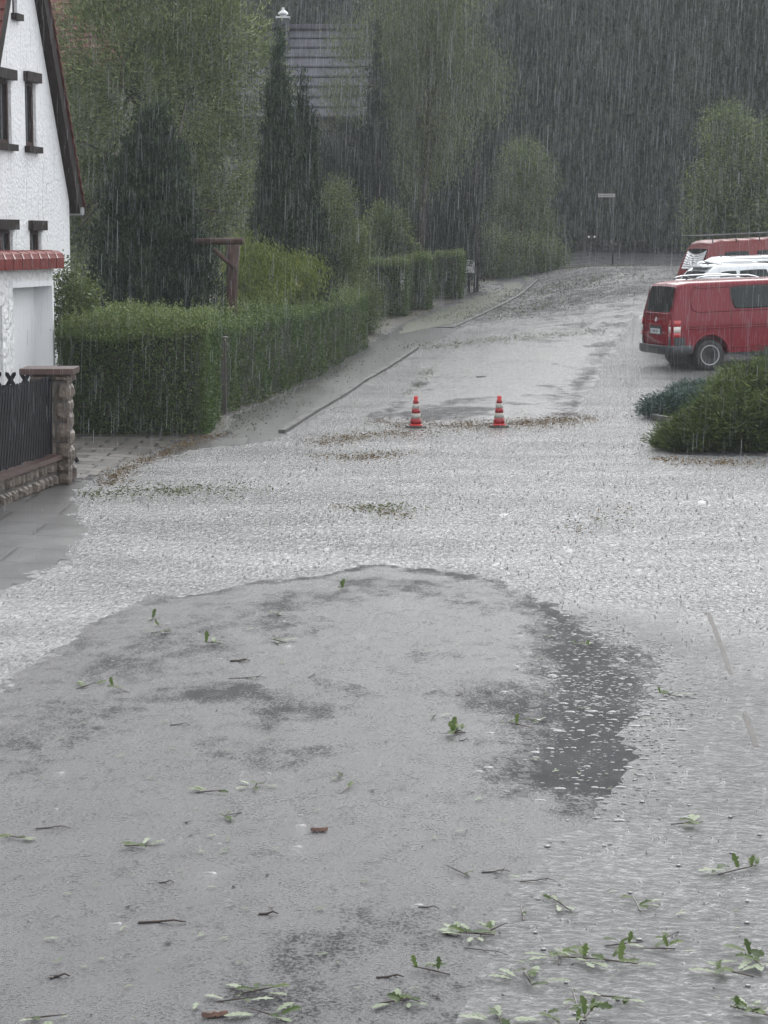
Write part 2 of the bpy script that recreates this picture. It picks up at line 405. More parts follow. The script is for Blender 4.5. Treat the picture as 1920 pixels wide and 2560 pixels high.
# ================================================================== GROUND, WATER
def pxpoly(pts): return np.array([[*hit(u, v).to_2d()] for u, v in pts])
FG = pxpoly([(-500, 1840), (0, 1712), (60, 1668), (120, 1625), (200, 1578), (300, 1535), (430, 1495), (600, 1463), (700, 1445), (800, 1425),
             (900, 1412), (980, 1409), (1060, 1420), (1150, 1435), (1250, 1460), (1330, 1490), (1365, 1525), (1440, 1548), (1500, 1585), (1570, 1620),
             (1640, 1662), (1640, 1720), (1600, 1790), (1585, 1900), (1560, 1990), (1400, 2080), (1250, 2220), (1180, 2400), (1120, 2800), (-700, 2800)])
TONGUE = pxpoly([(930, 1052), (990, 1008), (1012, 985), (1040, 950), (1085, 928), (1060, 912), (1120, 880), (1200, 840), (1290, 790), (1345, 735), (1380, 690),
                 (1600, 690), (1590, 780), (1530, 870), (1475, 960), (1432, 1046), (1300, 1062), (1150, 1068), (1000, 1062)])
LEFT = pxpoly([(-600, 1760), (0, 1482), (70, 1452), (130, 1402), (152, 1370), (195, 1330), (160, 1297), (190, 1265), (180, 1225), (250, 1198), (330, 1155),
               (480, 1122), (660, 1103), (700, 1086), (870, 980), (1040, 874), (1130, 830), (1170, 815), (1290, 748), (1340, 705), (1370, 672), (-3000, 672), (-3000, 1760)])
RIGHT = pxpoly([(1655, 1138), (1640, 1052), (1622, 1034), (1612, 1010), (1700, 962), (1800, 935), (2600, 935), (2600, 1150)])
PARK = pxpoly([(1900, 905), (1640, 800), (1640, 690), (3200, 690), (3200, 905)])
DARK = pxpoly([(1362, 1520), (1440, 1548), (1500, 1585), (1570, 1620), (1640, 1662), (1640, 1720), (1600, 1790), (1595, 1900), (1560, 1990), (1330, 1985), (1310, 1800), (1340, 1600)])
def sdist(P, poly):
    """signed distance, positive inside"""
    x, y = P[:, 0], P[:, 1]; d = np.full(len(P), 1e9); ins = np.zeros(len(P), bool)
    for a, b in zip(poly, np.roll(poly, -1, 0)):
        e = b - a; tt = np.clip(((P - a) @ e) / (e @ e + 1e-12), 0, 1)
        d = np.minimum(d, np.linalg.norm(P - a - tt[:, None] * e, axis=1))
        c = ((a[1] > y) != (b[1] > y))
        xi = a[0] + (y - a[1]) * (b[0] - a[0]) / (b[1] - a[1] + 1e-12)
        ins ^= c & (x < xi)
    return np.where(ins, d, -d)
def axis_(lo, hi, flo, fhi, f, grow=1.25):
    a = list(np.arange(flo, fhi + 1e-6, f)); s = f
    while a[-1] < hi: s *= grow; a.append(a[-1] + s)
    s = f
    while a[0] > lo: s *= grow; a.insert(0, a[0] - s)
    return np.array(a)
gx = axis_(-260, 260, -8.5, 10.5, .1); gy = axis_(1.0, 480, 6.5, 62, .12)
GX, GY = np.meshgrid(gx, gy); NX, NY = len(gx), len(gy)
PG = np.stack([GX.ravel(), GY.ravel()], 1)
P3 = np.c_[PG, np.zeros(len(PG))]
n1 = vnoise(P3, 1.1, 3); n2 = vnoise(P3, 5.0, 4); n3 = vnoise(P3, 0.35, 5)
n4 = vnoise(P3, 13.0, 6)
ragged = .10 * n1 + .08 * n2 + .07 * n4
land = np.maximum.reduce([sdist(PG, p) for p in (FG, TONGUE, RIGHT, PARK)]) + ragged
landL = sdist(PG, LEFT)
far = PG[:, 1] > 60
off = np.clip(land * .035, -.035, .045) + .004 * n2
landL = landL + ragged
offL = np.clip(landL * .06, -.035, .048) + .003 * n2
off = np.maximum(off, offL)
off = np.where((sdist(PG, pxpoly([(-3000, 1100), (560, 1100), (580, 1045), (918, 865), (1000, 820), (1180, 742), (1300, 690), (1340, 660), (-3000, 660)])) > 0), np.maximum(off, .05), off)
off = np.where(far, np.maximum(off, .012 + .02 * n3), off)
ground_z = gz(PG[:, 0], PG[:, 1]) + off
def gridfaces(mask=None):
    i = np.arange(NY - 1)[:, None] * NX + np.arange(NX - 1)[None, :]; i = i.ravel()
    if mask is not None: i = i[mask[i] & mask[i + 1] & mask[i + NX] & mask[i + NX + 1]]
    return np.stack([i, i + 1, i + 1 + NX, i + NX], 1)
def sub(name, mask, z, mat, kind='structure', attr=None):
    F = gridfaces(mask); u, inv = np.unique(F.ravel(), return_inverse=True)
    V = np.c_[PG[u], z[u]]
    o = build(name, V, inv.reshape(-1, 4), mat, smooth=True, attr={k: ('POINT', v[u]) for k, v in (attr or {}).items()})
    o['kind'] = kind; return o
dullness = np.clip(sdist(PG, DARK) * 2.0 + .62 + .3 * n1, 0, 1)  # raised in the polygon: asphalt there turns rougher and less shiny
dkt = pxpoly([(1500, 880), (1600, 780), (1530, 870), (1475, 960), (1432, 1046), (1380, 1046), (1440, 940)])
dullness = np.maximum(dullness, np.clip(sdist(PG, dkt) * 1.5 + .3, 0, .8))
edge_ = np.exp(-((land - .08) / .12) ** 2) * (PG[:, 1] < 40) * (PG[:, 1] > 17.5) * .65
dullness = np.maximum(dullness, edge_)
dullness = np.maximum(dullness, np.clip((PG[:, 1] - 56) / 14, 0, .85) * (.7 + .3 * n1))  # dark forest reflection put into the far road by dulling its surface
dz_ = ground_z - CH; fw_ = PG[:, 1] * cp - dz_ * sp; UU = 960 + FPX * PG[:, 0] / np.maximum(fw_, .1); VV_ = 1280 - FPX * (PG[:, 1] * sp + dz_ * cp) / np.maximum(fw_, .1)
blot = np.zeros(len(PG))  # soft ellipses where the near asphalt is made duller
for (u0, v0, a_, b_, s_) in ((600, 1735, 170, 26, .8), (740, 1775, 130, 30, .75), (660, 1790, 40, 60, .5), (210, 1812, 90, 24, .8), (120, 1690, 140, 60, .35), (330, 1640, 240, 70, .38), (560, 1560, 160, 30, .42), (1240, 1480, 80, 40, .4),
                             (820, 1600, 50, 12, .5), (700, 1860, 140, 60, .25), (1150, 1500, 60, 14, .45), (40, 1850, 120, 50, .4), (1480, 2020, 180, 30, .5), (1210, 1740, 90, 14, .35)):
    blot = np.maximum(blot, s_ * np.exp(-((UU - u0) / a_) ** 2 - ((VV_ - v0) / b_) ** 2))
dullness = np.maximum(dullness, np.where(PG[:, 1] < 30, blot, 0))
sub('road', np.ones(len(PG), bool), ground_z, M['asphalt'], attr={'dullness': dullness})
hedgeline = pxpoly([(-3000, 1100), (560, 1100), (580, 1045), (918, 865), (1000, 820), (1180, 742), (1300, 690), (1340, 660), (-3000, 660)])
garden = sdist(PG, hedgeline) > 0
garden |= (PG[:, 1] > 112) | ((PG[:, 0] < -4.8) & (PG[:, 1] > 28))
sub('garden_soil', garden, ground_z + .006, M['soil'])
slab = (landL > -.15) & ~garden & (PG[:, 1] < 60)
bp_ = sdist(PG, pxpoly([(182, 1205), (300, 1165), (420, 1112), (470, 1108), (420, 1095), (182, 1095)])) > -.1
sub('pavement', slab & ~bp_, ground_z + .004, M['pave'])
sub('driveway_pavers', slab & bp_, ground_z + .004, M['brick_pave'])
vg = (sdist(PG, pxpoly([(990, 845), (1130, 815), (1290, 745), (1340, 700), (1365, 668), (1280, 668), (1180, 742), (1010, 815)])) > 0)
sub('grass_verge', vg & ~garden, ground_z + .008, M['verge'])
kr = pxpoly([(1765, 1500), (1800, 1600), (1862, 1780), (1935, 1970), (2100, 2500), (3200, 2500), (3200, 1500)])
sub('right_pavement', (sdist(PG, kr) > 0), ground_z * 0 - .005 + .012 * n1, M['red_pave'])
# flood water sheet: follows the gentle slope beyond the cones, covers the hollow
chop = np.clip(1.0 - np.clip((19.5 - PG[:, 1]) / 6, 0, 1) * .8, 0, 1)
chop = np.where(PG[:, 1] > 44, .45, chop)
wx, wy = PG[:, 0], PG[:, 1]
wmask = (wy > 7) & (wy < 76) & (wx > -9) & (wx < 14)
# fine water surface with real wavelets over the part nearest the camera
def water_sheet():
    xs = np.arange(-8.6, 12.01, .035); ys = [7.5]
    while ys[-1] < 66: ys.append(ys[-1] + .03 + ys[-1] * .0016)
    ys = np.array(ys); X, Y = np.meshgrid(xs, ys); nx, ny = len(xs), len(ys)
    keep = (X < .40 * Y * .5 + 1.2) & (X > -.40 * Y * .5 - 1.0)
    P = np.stack([X.ravel(), Y.ravel(), 0 * X.ravel()], 1)
    r = np.random.default_rng(11)
    ch = np.clip(1.0 - np.clip((19.0 - P[:, 1]) / 6, 0, 1) * .75 * sstep((P[:, 0] + 2) / 2), 0, 1) * np.where(P[:, 1] > 42, .7, 1)
    ch = np.maximum(.1, ch * (1 - sstep((19.5 - P[:, 1]) / 3) * sstep((P[:, 0] + .5) / 2) * (1 - np.clip(-sdist(P[:, :2], FG) * .6, .1, 1))))
    h = np.zeros(len(P))
    for k in range(26):                       # short crossing wavelets
        lam = r.uniform(.08, .26); a = r.uniform(-math.pi, math.pi); kk = 2 * math.pi / lam
        d = np.array([math.cos(a), math.sin(a)]) * kk
        ph = P[:, 0] * d[0] + P[:, 1] * d[1] + r.uniform(0, 6.28)
        wob = .8 * np.sin(P[:, 0] * r.uniform(.8, 2.5) + r.uniform(0, 6)) + .8 * np.sin(P[:, 1] * r.uniform(.8, 2.5) + r.uniform(0, 6))
        h += np.sin(ph + 2.0 * wob) * lam * .0030
    # ring wavelets from the drops
    grid = h.reshape(ny, nx); dx = .035
    for _ in range(5200):
        y0 = 66 * math.sqrt(r.uniform(.012, 1)); x0 = r.uniform(-.22, .22) * y0 * .95
        j = int((x0 - xs[0]) / dx); i = int(np.searchsorted(ys, y0)); R_ = r.uniform(.05, .20); w_ = int(R_ * 1.6 / dx) + 2
        dy = ys[min(i + 1, ny - 1)] - ys[max(i - 1, 0)]; wy_ = int(R_ * 1.6 / max(dy / 2, 1e-3)) + 2
        i0, i1, j0, j1 = max(i - wy_, 0), min(i + wy_, ny), max(j - w_, 0), min(j + w_, nx)
        if i1 <= i0 or j1 <= j0: continue
        D = np.sqrt((X[i0:i1, j0:j1] - x0) ** 2 + (Y[i0:i1, j0:j1] - y0) ** 2)
        grid[i0:i1, j0:j1] += np.cos((D - R_) * 60) * np.exp(-((D - R_) / .045) ** 2) * .0035 * (1.2 if y0 > 19 else .6)
    h = grid.ravel() * ch
    z = gz(P[:, 0], P[:, 1]) + h
    i = np.arange(ny - 1)[:, None] * nx + np.arange(nx - 1)[None, :]; i = i.ravel(); kp = keep.ravel()
    i = i[kp[i]]
    F = np.stack([i, i + 1, i + 1 + nx, i + nx], 1); u, inv = np.unique(F.ravel(), return_inverse=True)
    o = build('flood_water', np.c_[P[u, 0], P[u, 1], z[u]], inv.reshape(-1, 4), M['water'], smooth=True, attr={'chop': ('POINT', ch[u])})
    o['kind'] = 'structure'
water_sheet()

# kerbs
def strip(name, pts, width, h0, h1, mat, step=.9):
    bm = bmesh.new(); pts = [Vector(p) for p in pts]
    for a, b in zip(pts, pts[1:]):
        L = (b - a).length; n = max(1, int(L / step)); d = (b - a).normalized(); s = Vector((-d.y, d.x, 0)) * width / 2
        for k in range(n):
            p = a.lerp(b, k / n); q = a.lerp(b, (k + 1) / n) - d * .006; vs = []
            for pp in (p, q):
                for sg in (-1, 1):
                    for h in (h0, h1 - (.004 if k % 2 else 0)):
                        c = pp + s * sg; vs.append(bm.verts.new((c.x, c.y, gzf(c.x, c.y) + h)))
            for f in ((0, 1, 3, 2), (4, 6, 7, 5), (0, 4, 5, 1), (2, 3, 7, 6), (1, 5, 7, 3), (0, 2, 6, 4)): bm.faces.new([vs[i] for i in f])
    o = frombm(name, bm, mat); o['kind'] = 'structure'; return o
strip('pavement_kerb', [hit(705, 1084), hit(780, 1036), hit(905, 957), hit(1042, 872)], .11, -.05, .056, M['kerb'])
strip('far_pavement_kerb', [hit(1130, 822), hit(1210, 785), hit(1300, 738), hit(1345, 700)], .10, -.05, .045, M['kerb'])
strip('driveway_kerb', [hit(925, 827), hit(1130, 822)], .10, -.05, .06, M['kerb'])
strip('right_kerb', [G(1770, 1530), G(1800, 1605), G(1860, 1780), G(1930, 1970), G(2080, 2500)], .030, -.06, .002, M['mortar'])

# ================================================================== WHITE HOUSE (left)
DW = Vector((0.19, 1, 0)).normalized(); NW = Vector((DW.y, -DW.x, 0))      # along the wall (away), outward normal
def on_wall(org, u, v):
    """3-D point of the vertical plane through org along DW seen at photo pixel u,v -> (s along wall, z)"""
    d = ray(u, v); n = NW
    t = (org.x * n.x + org.y * n.y) / (d[0] * n.x + d[1] * n.y)
    p = Vector((d[0] * t, d[1] * t, CH + d[2] * t)); return (p - org).dot(DW), p.z
def wallbox(bm, org, s0, s1, z0, z1, d0, d1, mi=0):
    """box on the wall; d measured outwards"""
    vs = []
    for s in (s0, s1):
        for d in (d0, d1):
            for z in (z0, z1): p = org + DW * s + NW * d; vs.append(bm.verts.new((p.x, p.y, z)))
    for f in ((0, 1, 3, 2), (4, 6, 7, 5), (0, 4, 5, 1), (2, 3, 7, 6), (1, 5, 7, 3), (0, 2, 6, 4)): bm.faces.new([vs[i] for i in f]).material_index = mi
HO = at(175, 640, 37.0); HO.z = 0                              # far corner of the gable wall
house = empty('white_house', (HO.x, HO.y, 0), label='white stucco house with dark bargeboard and narrow brown windows at the left edge', cat='house')
def child(name, bm, mat, parent, smooth=False, bevel=0):
    o = frombm(name, bm, mat, parent, smooth, bevel)
    # geometry was made in world space: keep it there
    root = parent
    M_ = Matrix.Identity(4)
    while root is not None: M_ = Matrix.Translation(root.location) @ Matrix.Rotation(root.rotation_euler[2], 4, 'Z') @ M_; root = root.parent
    o.data.transform(M_.inverted()); return o
eave_z = on_wall(HO, 173, 504)[1]
s_r, z_r = on_wall(HO, 86, 0)                                   # on far rake
slope = (z_r - eave_z) / (0 - s_r)
s_l, z_l = on_wall(HO, 15, 0); s_l2, z_l2 = on_wall(HO, 0, 97)
apex_s = (s_r + s_l) / 2 - .02; apex_z = z_r + (s_r - apex_s) * slope
WIDTH = -apex_s * 2
wins = []
for (u0, u1, v0, v1) in ((63, 90, 205, 366), (-22, 28, 195, 358), (30, 42, -40, 34), (75, 104, 575, 700), (-25, 33, 573, 700)):
    a = on_wall(HO, u0, (v0 + v1) / 2); b = on_wall(HO, u1, (v0 + v1) / 2); um = (u0 + u1) / 2
    wins.append((a[0], b[0], on_wall(HO, um, v1)[1], on_wall(HO, um, v0)[1]))
# wall as a gable polygon with window holes: build as boolean
bm = bmesh.new()
pro = [(-WIDTH, 0), (0, 0), (0, eave_z), (apex_s, apex_z), (-WIDTH, eave_z)]
fr, bk = [], []
for s, z in pro:
    p = HO + DW * s; q = p - NW * 7.0
    fr.append(bm.verts.new((p.x, p.y, z))); bk.append(bm.verts.new((q.x, q.y, z)))
bm.faces.new(fr); bm.faces.new(list(reversed(bk)))
for i in range(5): bm.faces.new((fr[i], bk[i], bk[(i + 1) % 5], fr[(i + 1) % 5]))
wall = child('wall', bm, M['stucco'], house)
cut = bmesh.new()
for (s0, s1, z0, z1) in wins: wallbox(cut, HO, s0, s1, z0, z1, -.13, .3)
cutter = child('cutter', cut, M['white_smooth'], house)
def apply_bool(o, cutter):
    md = o.modifiers.new('b', 'BOOLEAN'); md.object = cutter; md.operation = 'DIFFERENCE'; md.solver = 'EXACT'
    bpy.context.view_layer.update()
    me = bpy.data.meshes.new_from_object(o.evaluated_get(bpy.context.evaluated_depsgraph_get()))
    o.modifiers.clear(); old = o.data; o.data = me; me.name = o.name
    bpy.data.objects.remove(cutter)
bpy.context.view_layer.update()
apply_bool(wall, cutter)
for k, (s0, s1, z0, z1) in enumerate(wins):
    bm = bmesh.new(); fw = .07
    for a, b, c, d in ((s0, s0 + fw, z0, z1), (s1 - fw, s1, z0, z1), (s0 + fw, s1 - fw, z0, z0 + fw), (s0 + fw, s1 - fw, z1 - fw, z1)):
        wallbox(bm, HO, a, b, c, d, -.12, -.05)
    if s1 - s0 > .9: wallbox(bm, HO, (s0 + s1) / 2 - .05, (s0 + s1) / 2 + .05, z0 + fw, z1 - fw, -.12, -.045)
    win = child('window', bm, M['frame_brown'], house)
    if k == 2: win['label'] = 'small shuttered attic window high in the gable'
    bm = bmesh.new(); wallbox(bm, HO, s0 + fw, s1 - fw, z0 + fw, z1 - fw, -.12, -.085); child('pane', bm, M['pane'] if k != 2 else M['gutter'], win)
    bm = bmesh.new(); wallbox(bm, HO, s0 - .06, s1 + .06, z0 - .10, z0 - .002, -.04, .09); child('sill', bm, M['dark_wood'], win)
    if k != 2:
        bm = bmesh.new(); wallbox(bm, HO, s0 - .05, s1 + .10, z1 - .005, z1 + .15, -.02, .08); child('lintel', bm, M['dark_wood'], win)
# roof slabs
for sg, nm in ((1, 'far'), (-1, 'near')):
    bm = bmesh.new(); th = .22; vs = []
    e_s = .10 if sg > 0 else -WIDTH - .22
    for d in (.15, -7.0):
        for (s, z) in ((e_s, eave_z - .10 * slope), (apex_s, apex_z)):
            for t_ in (0.02, th):
                p = HO + DW * s + NW * d; n_ = Vector((0, 0, 1)) + DW * sg * slope; n_.normalize()
                q = p + Vector((0, 0, z)) + n_ * t_; vs.append(bm.verts.new(q))
    for f in ((0, 1, 3, 2), (4, 6, 7, 5), (0, 4, 5, 1), (2, 3, 7, 6), (1, 5, 7, 3), (0, 2, 6, 4)): bm.faces.new([vs[i] for i in f])
    roof = child('roof', bm, M['dark_wood'], house)
    # tile courses as stepped rows on top
    bm = bmesh.new(); n = 26; Ls = apex_s - e_s; Lz = apex_z - (eave_z - .10 * slope); nn = (Vector((0, 0, 1)) + DW * sg * slope).normalized()
    for k in range(n):
        a, b = k / n, (k + 1.15) / n; vs = []
        for d in (.175, -7.0):
            for (f_, t0_) in ((a, th + .055), (b, th + .01)):
                for t_ in (t0_, t0_ + .02):
                    q = HO + DW * (e_s + Ls * f_) + NW * d + Vector((0, 0, eave_z - .10 * slope + Lz * f_)) + nn * t_; vs.append(bm.verts.new(q))
        for f in ((0, 1, 3, 2), (4, 6, 7, 5), (0, 4, 5, 1), (2, 3, 7, 6), (1, 5, 7, 3), (0, 2, 6, 4)): bm.faces.new([vs[i] for i in f])
    child('roof_tiles', bm, M['red_tile'], roof)
    if sg > 0:
        bm = bmesh.new(); g0 = HO + DW * .19 + Vector((0, 0, eave_z - .16)); tube(bm, [g0 + NW * .18, g0 - NW * 7], .07, 10); child('gutter', bm, M['gutter'], roof)
        bm = bmesh.new(); g1 = HO + DW * .22 - NW * .12; tube(bm, [g1 + Vector((0, 0, eave_z - .3)), g1 + Vector((0, 0, 0.1))], .045, 8); child('downpipe', bm, M['gutter'], roof)

# ------------------------------------------------------------------ white garage annex with red coping
AO = at(137, 640, 33.0); AO.z = 0
annex = empty('white_garage', (AO.x, AO.y, 0), label='low white rough plastered annex with red glazed coping and recessed doorway', cat='garage')
cop_b = on_wall(AO, 140, 669)[1]
d0 = on_wall(AO, 34, 800)[0]; d1 = on_wall(AO, 131, 800)[0]; dz = on_wall(AO, 80, 717)[1]
bm = bmesh.new(); wallbox(bm, AO, -6.5, -.12, 0, cop_b, -3.2, 0); aw = child('wall', bm, M['rough_stucco'], annex)
bm = bmesh.new(); wallbox(bm, AO, d0, d1, -.2, dz, -.30, .3)
d2 = on_wall(AO, -60, 800)[0]; d3 = on_wall(AO, 6, 800)[0]; wallbox(bm, AO, d2, d3, -.2, on_wall(AO, 0, 765)[1], -.30, .3)
ct = child('cutter', bm, M['white_smooth'], annex); bpy.context.view_layer.update(); apply_bool(aw, ct)
bm = bmesh.new(); wallbox(bm, AO, d0 + .004, d1 - .004, 0.02, dz - .004, -.296, -.27); child('door', bm, M['white_smooth'], annex)
bm = bmesh.new(); wallbox(bm, AO, d2 + .004, d3 - .004, 0.02, on_wall(AO, 0, 765)[1] - .004, -.296, -.27); child('door', bm, M['white_smooth'], annex)
bm = bmesh.new()
for a, b, c, d in ((d1 - .015, d1 + .045, 0, dz), (d0 - .045, d0 + .045, dz, dz + .08)): wallbox(bm, AO, a, b, c, d, -.28, .012)
wallbox(bm, AO, d0 + .045, d1 + .045, dz, dz + .08, -.28, .012)
wallbox(bm, AO, d1 - .02, d1 - .002, 0.02, dz - .004, -.27, .005)
child('door_reveal', bm, M['white_smooth'], annex)
# coping: one tile profile repeated
cz1 = on_wall(AO, 140, 628)[1]; tile = .36; k = 0; s = .0
while s > -6.3:
    bm = bmesh.new()
    prof = [(.14, cop_b - .01), (.15, cz1 - .10), (.12, cz1 - .035), (.05, cz1 - .004), (-.10, cz1 + .012), (-.32, cz1 - .02), (-.34, cop_b - .01)]
    def ring(ss, o=0.0):
        return [bm.verts.new(AO + DW * ss + NW * (d + (o if d > -.1 else -o)) + Vector((0, 0, z + (o if z > cz1 - .06 else 0)))) for d, z in prof]
    ss = [s - .004]
    for q in range(5): ss += [s - .02 - q * .055, s - .02 - q * .055 - .022]
    ss += [s - tile + .03, s - tile + .004]
    rings = []
    for i, x in enumerate(ss):
        o = .009 if (0 < i < len(ss) - 2 and i % 2 == 1) else 0
        rings.append(ring(x, o if i < len(ss) - 2 else (.0 if i == len(ss) - 2 else .012)))
    for a, b in zip(rings, rings[1:]):
        for i in range(len(prof) - 1): bm.faces.new((a[i], a[i + 1], b[i + 1], b[i]))
    bm.faces.new(rings[0]); bm.faces.new(list(reversed(rings[-1])))
    child('coping_tile', bm, M['glazed'], annex, False); s -= tile; k += 1

# ------------------------------------------------------------------ stone pillar, low wall, fences
def stones_face(bm, org, du, dn, W, H, row, jit=.02, depth=.05, seed=0):
    """irregular dressed stones on one face: du along, dn outward"""
    r = random.Random(seed); z = 0.0
    while z < H - .04:
        h = min(row * r.uniform(.75, 1.3), H - z); x = 0.0
        while x < W - .02:
            w_ = min(row * r.uniform(.8, 1.7), W - x)
            if W - x - w_ < .06: w_ = W - x
            d_ = depth * r.uniform(.4, 1.2); n = 4; vs = {}
            for i in range(n + 1):
                for j in range(n + 1):
                    fx, fz = i / n, j / n; ed = min(fx, 1 - fx, fz, 1 - fz)
                    out = 0 if ed == 0 else d_ * (.75 + .25 * r.random()) * (1 if ed > .2 else .8)
                    x_ = x + .008 + (w_ - .016) * fx + (0 if ed == 0 else r.uniform(-jit, jit) * .4); z_ = z + .008 + (h - .016) * fz + r.uniform(-jit, jit) * .25
                    vs[i, j] = bm.verts.new(org + du * x_ + dn * (out - .004) + Vector((0, 0, z_)))
            for i in range(n):
                for j in range(n): bm.faces.new((vs[i, j], vs[i + 1, j], vs[i + 1, j + 1], vs[i, j + 1]))
            x += w_
        z += h
PX0, PX1 = G(78, 1215).x + .0, G(178, 1215).x; PY = G(140, 1215).y; PW = PX1 - PX0
PH = (1215 - 935) / px_m(PY)
pil = empty('stone_pillar', ((PX0 + PX1) / 2, PY + PW / 2, 0), label='tall brown sandstone gate pillar with flat capping slab at the end of the black fence', cat='pillar')
bm = bmesh.new(); box(bm, (PX0 + .03, PY + .03, -.05), (PX1 - .03, PY + PW - .03, PH)); shaft = child('shaft', bm, M['mortar'], pil)
bm = bmesh.new()
stones_face(bm, Vector((PX0, PY + .03, 0)), Vector((1, 0, 0)), Vector((0, -1, 0)), PW, PH, .19, seed=1)
stones_face(bm, Vector((PX1 - .03, PY, 0)), Vector((0, 1, 0)), Vector((1, 0, 0)), PW, PH, .19, seed=2)
stones_face(bm, Vector((PX0 + .03, PY, 0)), Vector((0, 1, 0)), Vector((-1, 0, 0)), PW, PH, .19, seed=3)
child('stonework', bm, M['stone'], pil)
bm = bmesh.new(); box(bm, (PX0 - .11, PY - .06, PH), (PX1 + .05, PY + PW + .06, PH + .075), bev=.01); child('cap', bm, M['red_stone'], pil)
W0 = Vector((PX0 + .36, PY - .05, 0)); WD = Vector((-.13, -1, 0)).normalized(); WN = Vector((-WD.y, WD.x, 0))
if WN.x < 0: WN = -WN
WL = 5.0; WH = .33
lw = empty('low_stone_wall', (W0.x, W0.y, 0), label='low rubble stone wall with red brown capping below the black picket fence', cat='wall')
def quadbox(bm, o, du, dn, u0, u1, n0, n1, z0, z1, bev=0):
    vs = []
    for u in (u0, u1):
        for n in (n0, n1):
            for z in (z0, z1): vs.append(bm.verts.new(o + du * u + dn * n + Vector((0, 0, z))))
    fs = [bm.faces.new([vs[i] for i in f]) for f in ((0, 1, 3, 2), (4, 6, 7, 5), (0, 4, 5, 1), (2, 3, 7, 6), (1, 5, 7, 3), (0, 2, 6, 4))]
bm = bmesh.new(); quadbox(bm, W0, WD, WN, 0, WL, -.34, -.04, -.05, WH); child('wall_core', bm, M['mortar'], lw)
bm = bmesh.new(); stones_face(bm, W0 + WN * -.04, WD, WN, WL, WH, .15, seed=5, depth=.045); child('stonework', bm, M['stone'], lw)
for k in range(5):
    bm = bmesh.new(); quadbox(bm, W0, WD, WN, k * 1.0 + .003, k * 1.0 + .997, -.37, .03, WH, WH + .055); child('capping', bm, M['red_stone'], lw)
fence = empty('picket_fence', (W0.x, W0.y, WH + .055), label='black wooden fence of close set slanted pickets on the low stone wall', cat='fence')
FZ0 = WH + .07; FZ1 = FZ0 + .89
for k in range(34):
    s = .04 + k * .105; lean = min(.05 + k * .025, .30) ; bm = bmesh.new(); sd = Vector(WD)
    b0 = W0 + WN * -.10 + WD * s; top = b0 - WD * lean * .9 + Vector((0, 0, FZ1)); b0 = b0 + Vector((0, 0, FZ0 + random.uniform(-.01, .01)))
    h = .032; tt = .011; vs = []
    for p in (b0, top + Vector((0, 0, random.uniform(-.015, .01)))):
        for a, b in ((-h, -tt), (h, -tt), (h, tt), (-h, tt)): vs.append(bm.verts.new(p + WD * a + WN * b))
    tipz = [bm.verts.new(top + WD * 0 + WN * b + Vector((0, 0, .035))) for b in (-tt, tt)]
    for f in ((0, 3, 2, 1), (0, 1, 5, 4), (1, 2, 6, 5), (2, 3, 7, 6), (3, 0, 4, 7)): bm.faces.new([vs[i] for i in f])
    bm.faces.new((vs[4], vs[5], tipz[0])); bm.faces.new((vs[6], vs[7], tipz[1])); bm.faces.new((vs[5], vs[6], tipz[1], tipz[0])); bm.faces.new((vs[7], vs[4], tipz[0], tipz[1]))
    child('picket', bm, M['black_wood'], fence)
for z in (FZ0 + .16, FZ0 + .68):
    bm = bmesh.new(); quadbox(bm, W0, WD, WN, .0, 4.2, -.155, -.115, z, z + .06); child('rail', bm, M['black_wood'], fence)
# X lattice fence standing behind
LX = at(82, 940, 28.6).x; lz = CH - (932 - 600) / px_m(28.6)
lat = empty('lattice_fence', (LX, 28.6, 0), label='black crossed lattice fence with pointed X tops in front of the white garage', cat='fence')
for k in range(10):
    for sg in (-1, 1):
        bm = bmesh.new(); cx_ = LX - .10 - k * .19; Hh = lz - .05; run = Hh * .62
        p0 = Vector((cx_ - sg * run + sg * .046, 28.6 + .018 * sg, .05)); p1 = Vector((cx_ + sg * .046, 28.6 + .018 * sg, lz))
        d = (p1 - p0).normalized(); s_ = Vector((d.z, 0, -d.x)) * .026; y_ = Vector((0, .012, 0)); vs = []
        for p in (p0, p1):
            for a, b in ((-1, -1), (1, -1), (1, 1), (-1, 1)): vs.append(bm.verts.new(p + s_ * a + y_ * b))
        tp = [bm.verts.new(p1 + d * .03 + y_ * b) for b in (-1, 1)]
        for f in ((0, 3, 2, 1), (0, 1, 5, 4), (1, 2, 6, 5), (2, 3, 7, 6), (3, 0, 4, 7)): bm.faces.new([vs[i] for i in f])
        bm.faces.new((vs[4], vs[5], tp[0])); bm.faces.new((vs[6], vs[7], tp[1])); bm.faces.new((vs[5], vs[6], tp[1], tp[0])); bm.faces.new((vs[7], vs[4], tp[0], tp[1]))
        child('slat', bm, M['black_wood'], lat)
for z in (.3, lz - .2):
    bm = bmesh.new(); box(bm, (LX - 1.9, 28.635, z), (LX, 28.675, z + .05)); child('rail', bm, M['black_wood'], lat)

# red tiled roof of a neighbour, just showing above the willow at the top left
nb = empty('neighbour_house', (-9.5, 62, gzf(-9.5, 62)), label='house with faded red tiled roof behind the white gable at the top left', cat='house')
bm = bmesh.new(); box(bm, (-13.5, 60, 0), (-7.4, 69, 7.0)); child('wall', bm, M['concrete'], nb)
bm = bmesh.new()
for k in range(30):
    f0, f1 = k / 30, (k + 1.2) / 30; vs = []
    for x in (-14, -7.0):
        for f_, e in ((f0, .06), (f1, 0)):
            for t_ in (0, .03): vs.append(bm.verts.new((x, 59.6 + 5.2 * f_, 6.9 + 5.0 * f_ + e + t_)))
    for f in ((0, 1, 3, 2), (4, 6, 7, 5), (0, 4, 5, 1), (2, 3, 7, 6), (1, 5, 7, 3), (0, 2, 6, 4)): bm.faces.new([vs[i] for i in f])
child('roof', bm, M['red_tile'], nb)

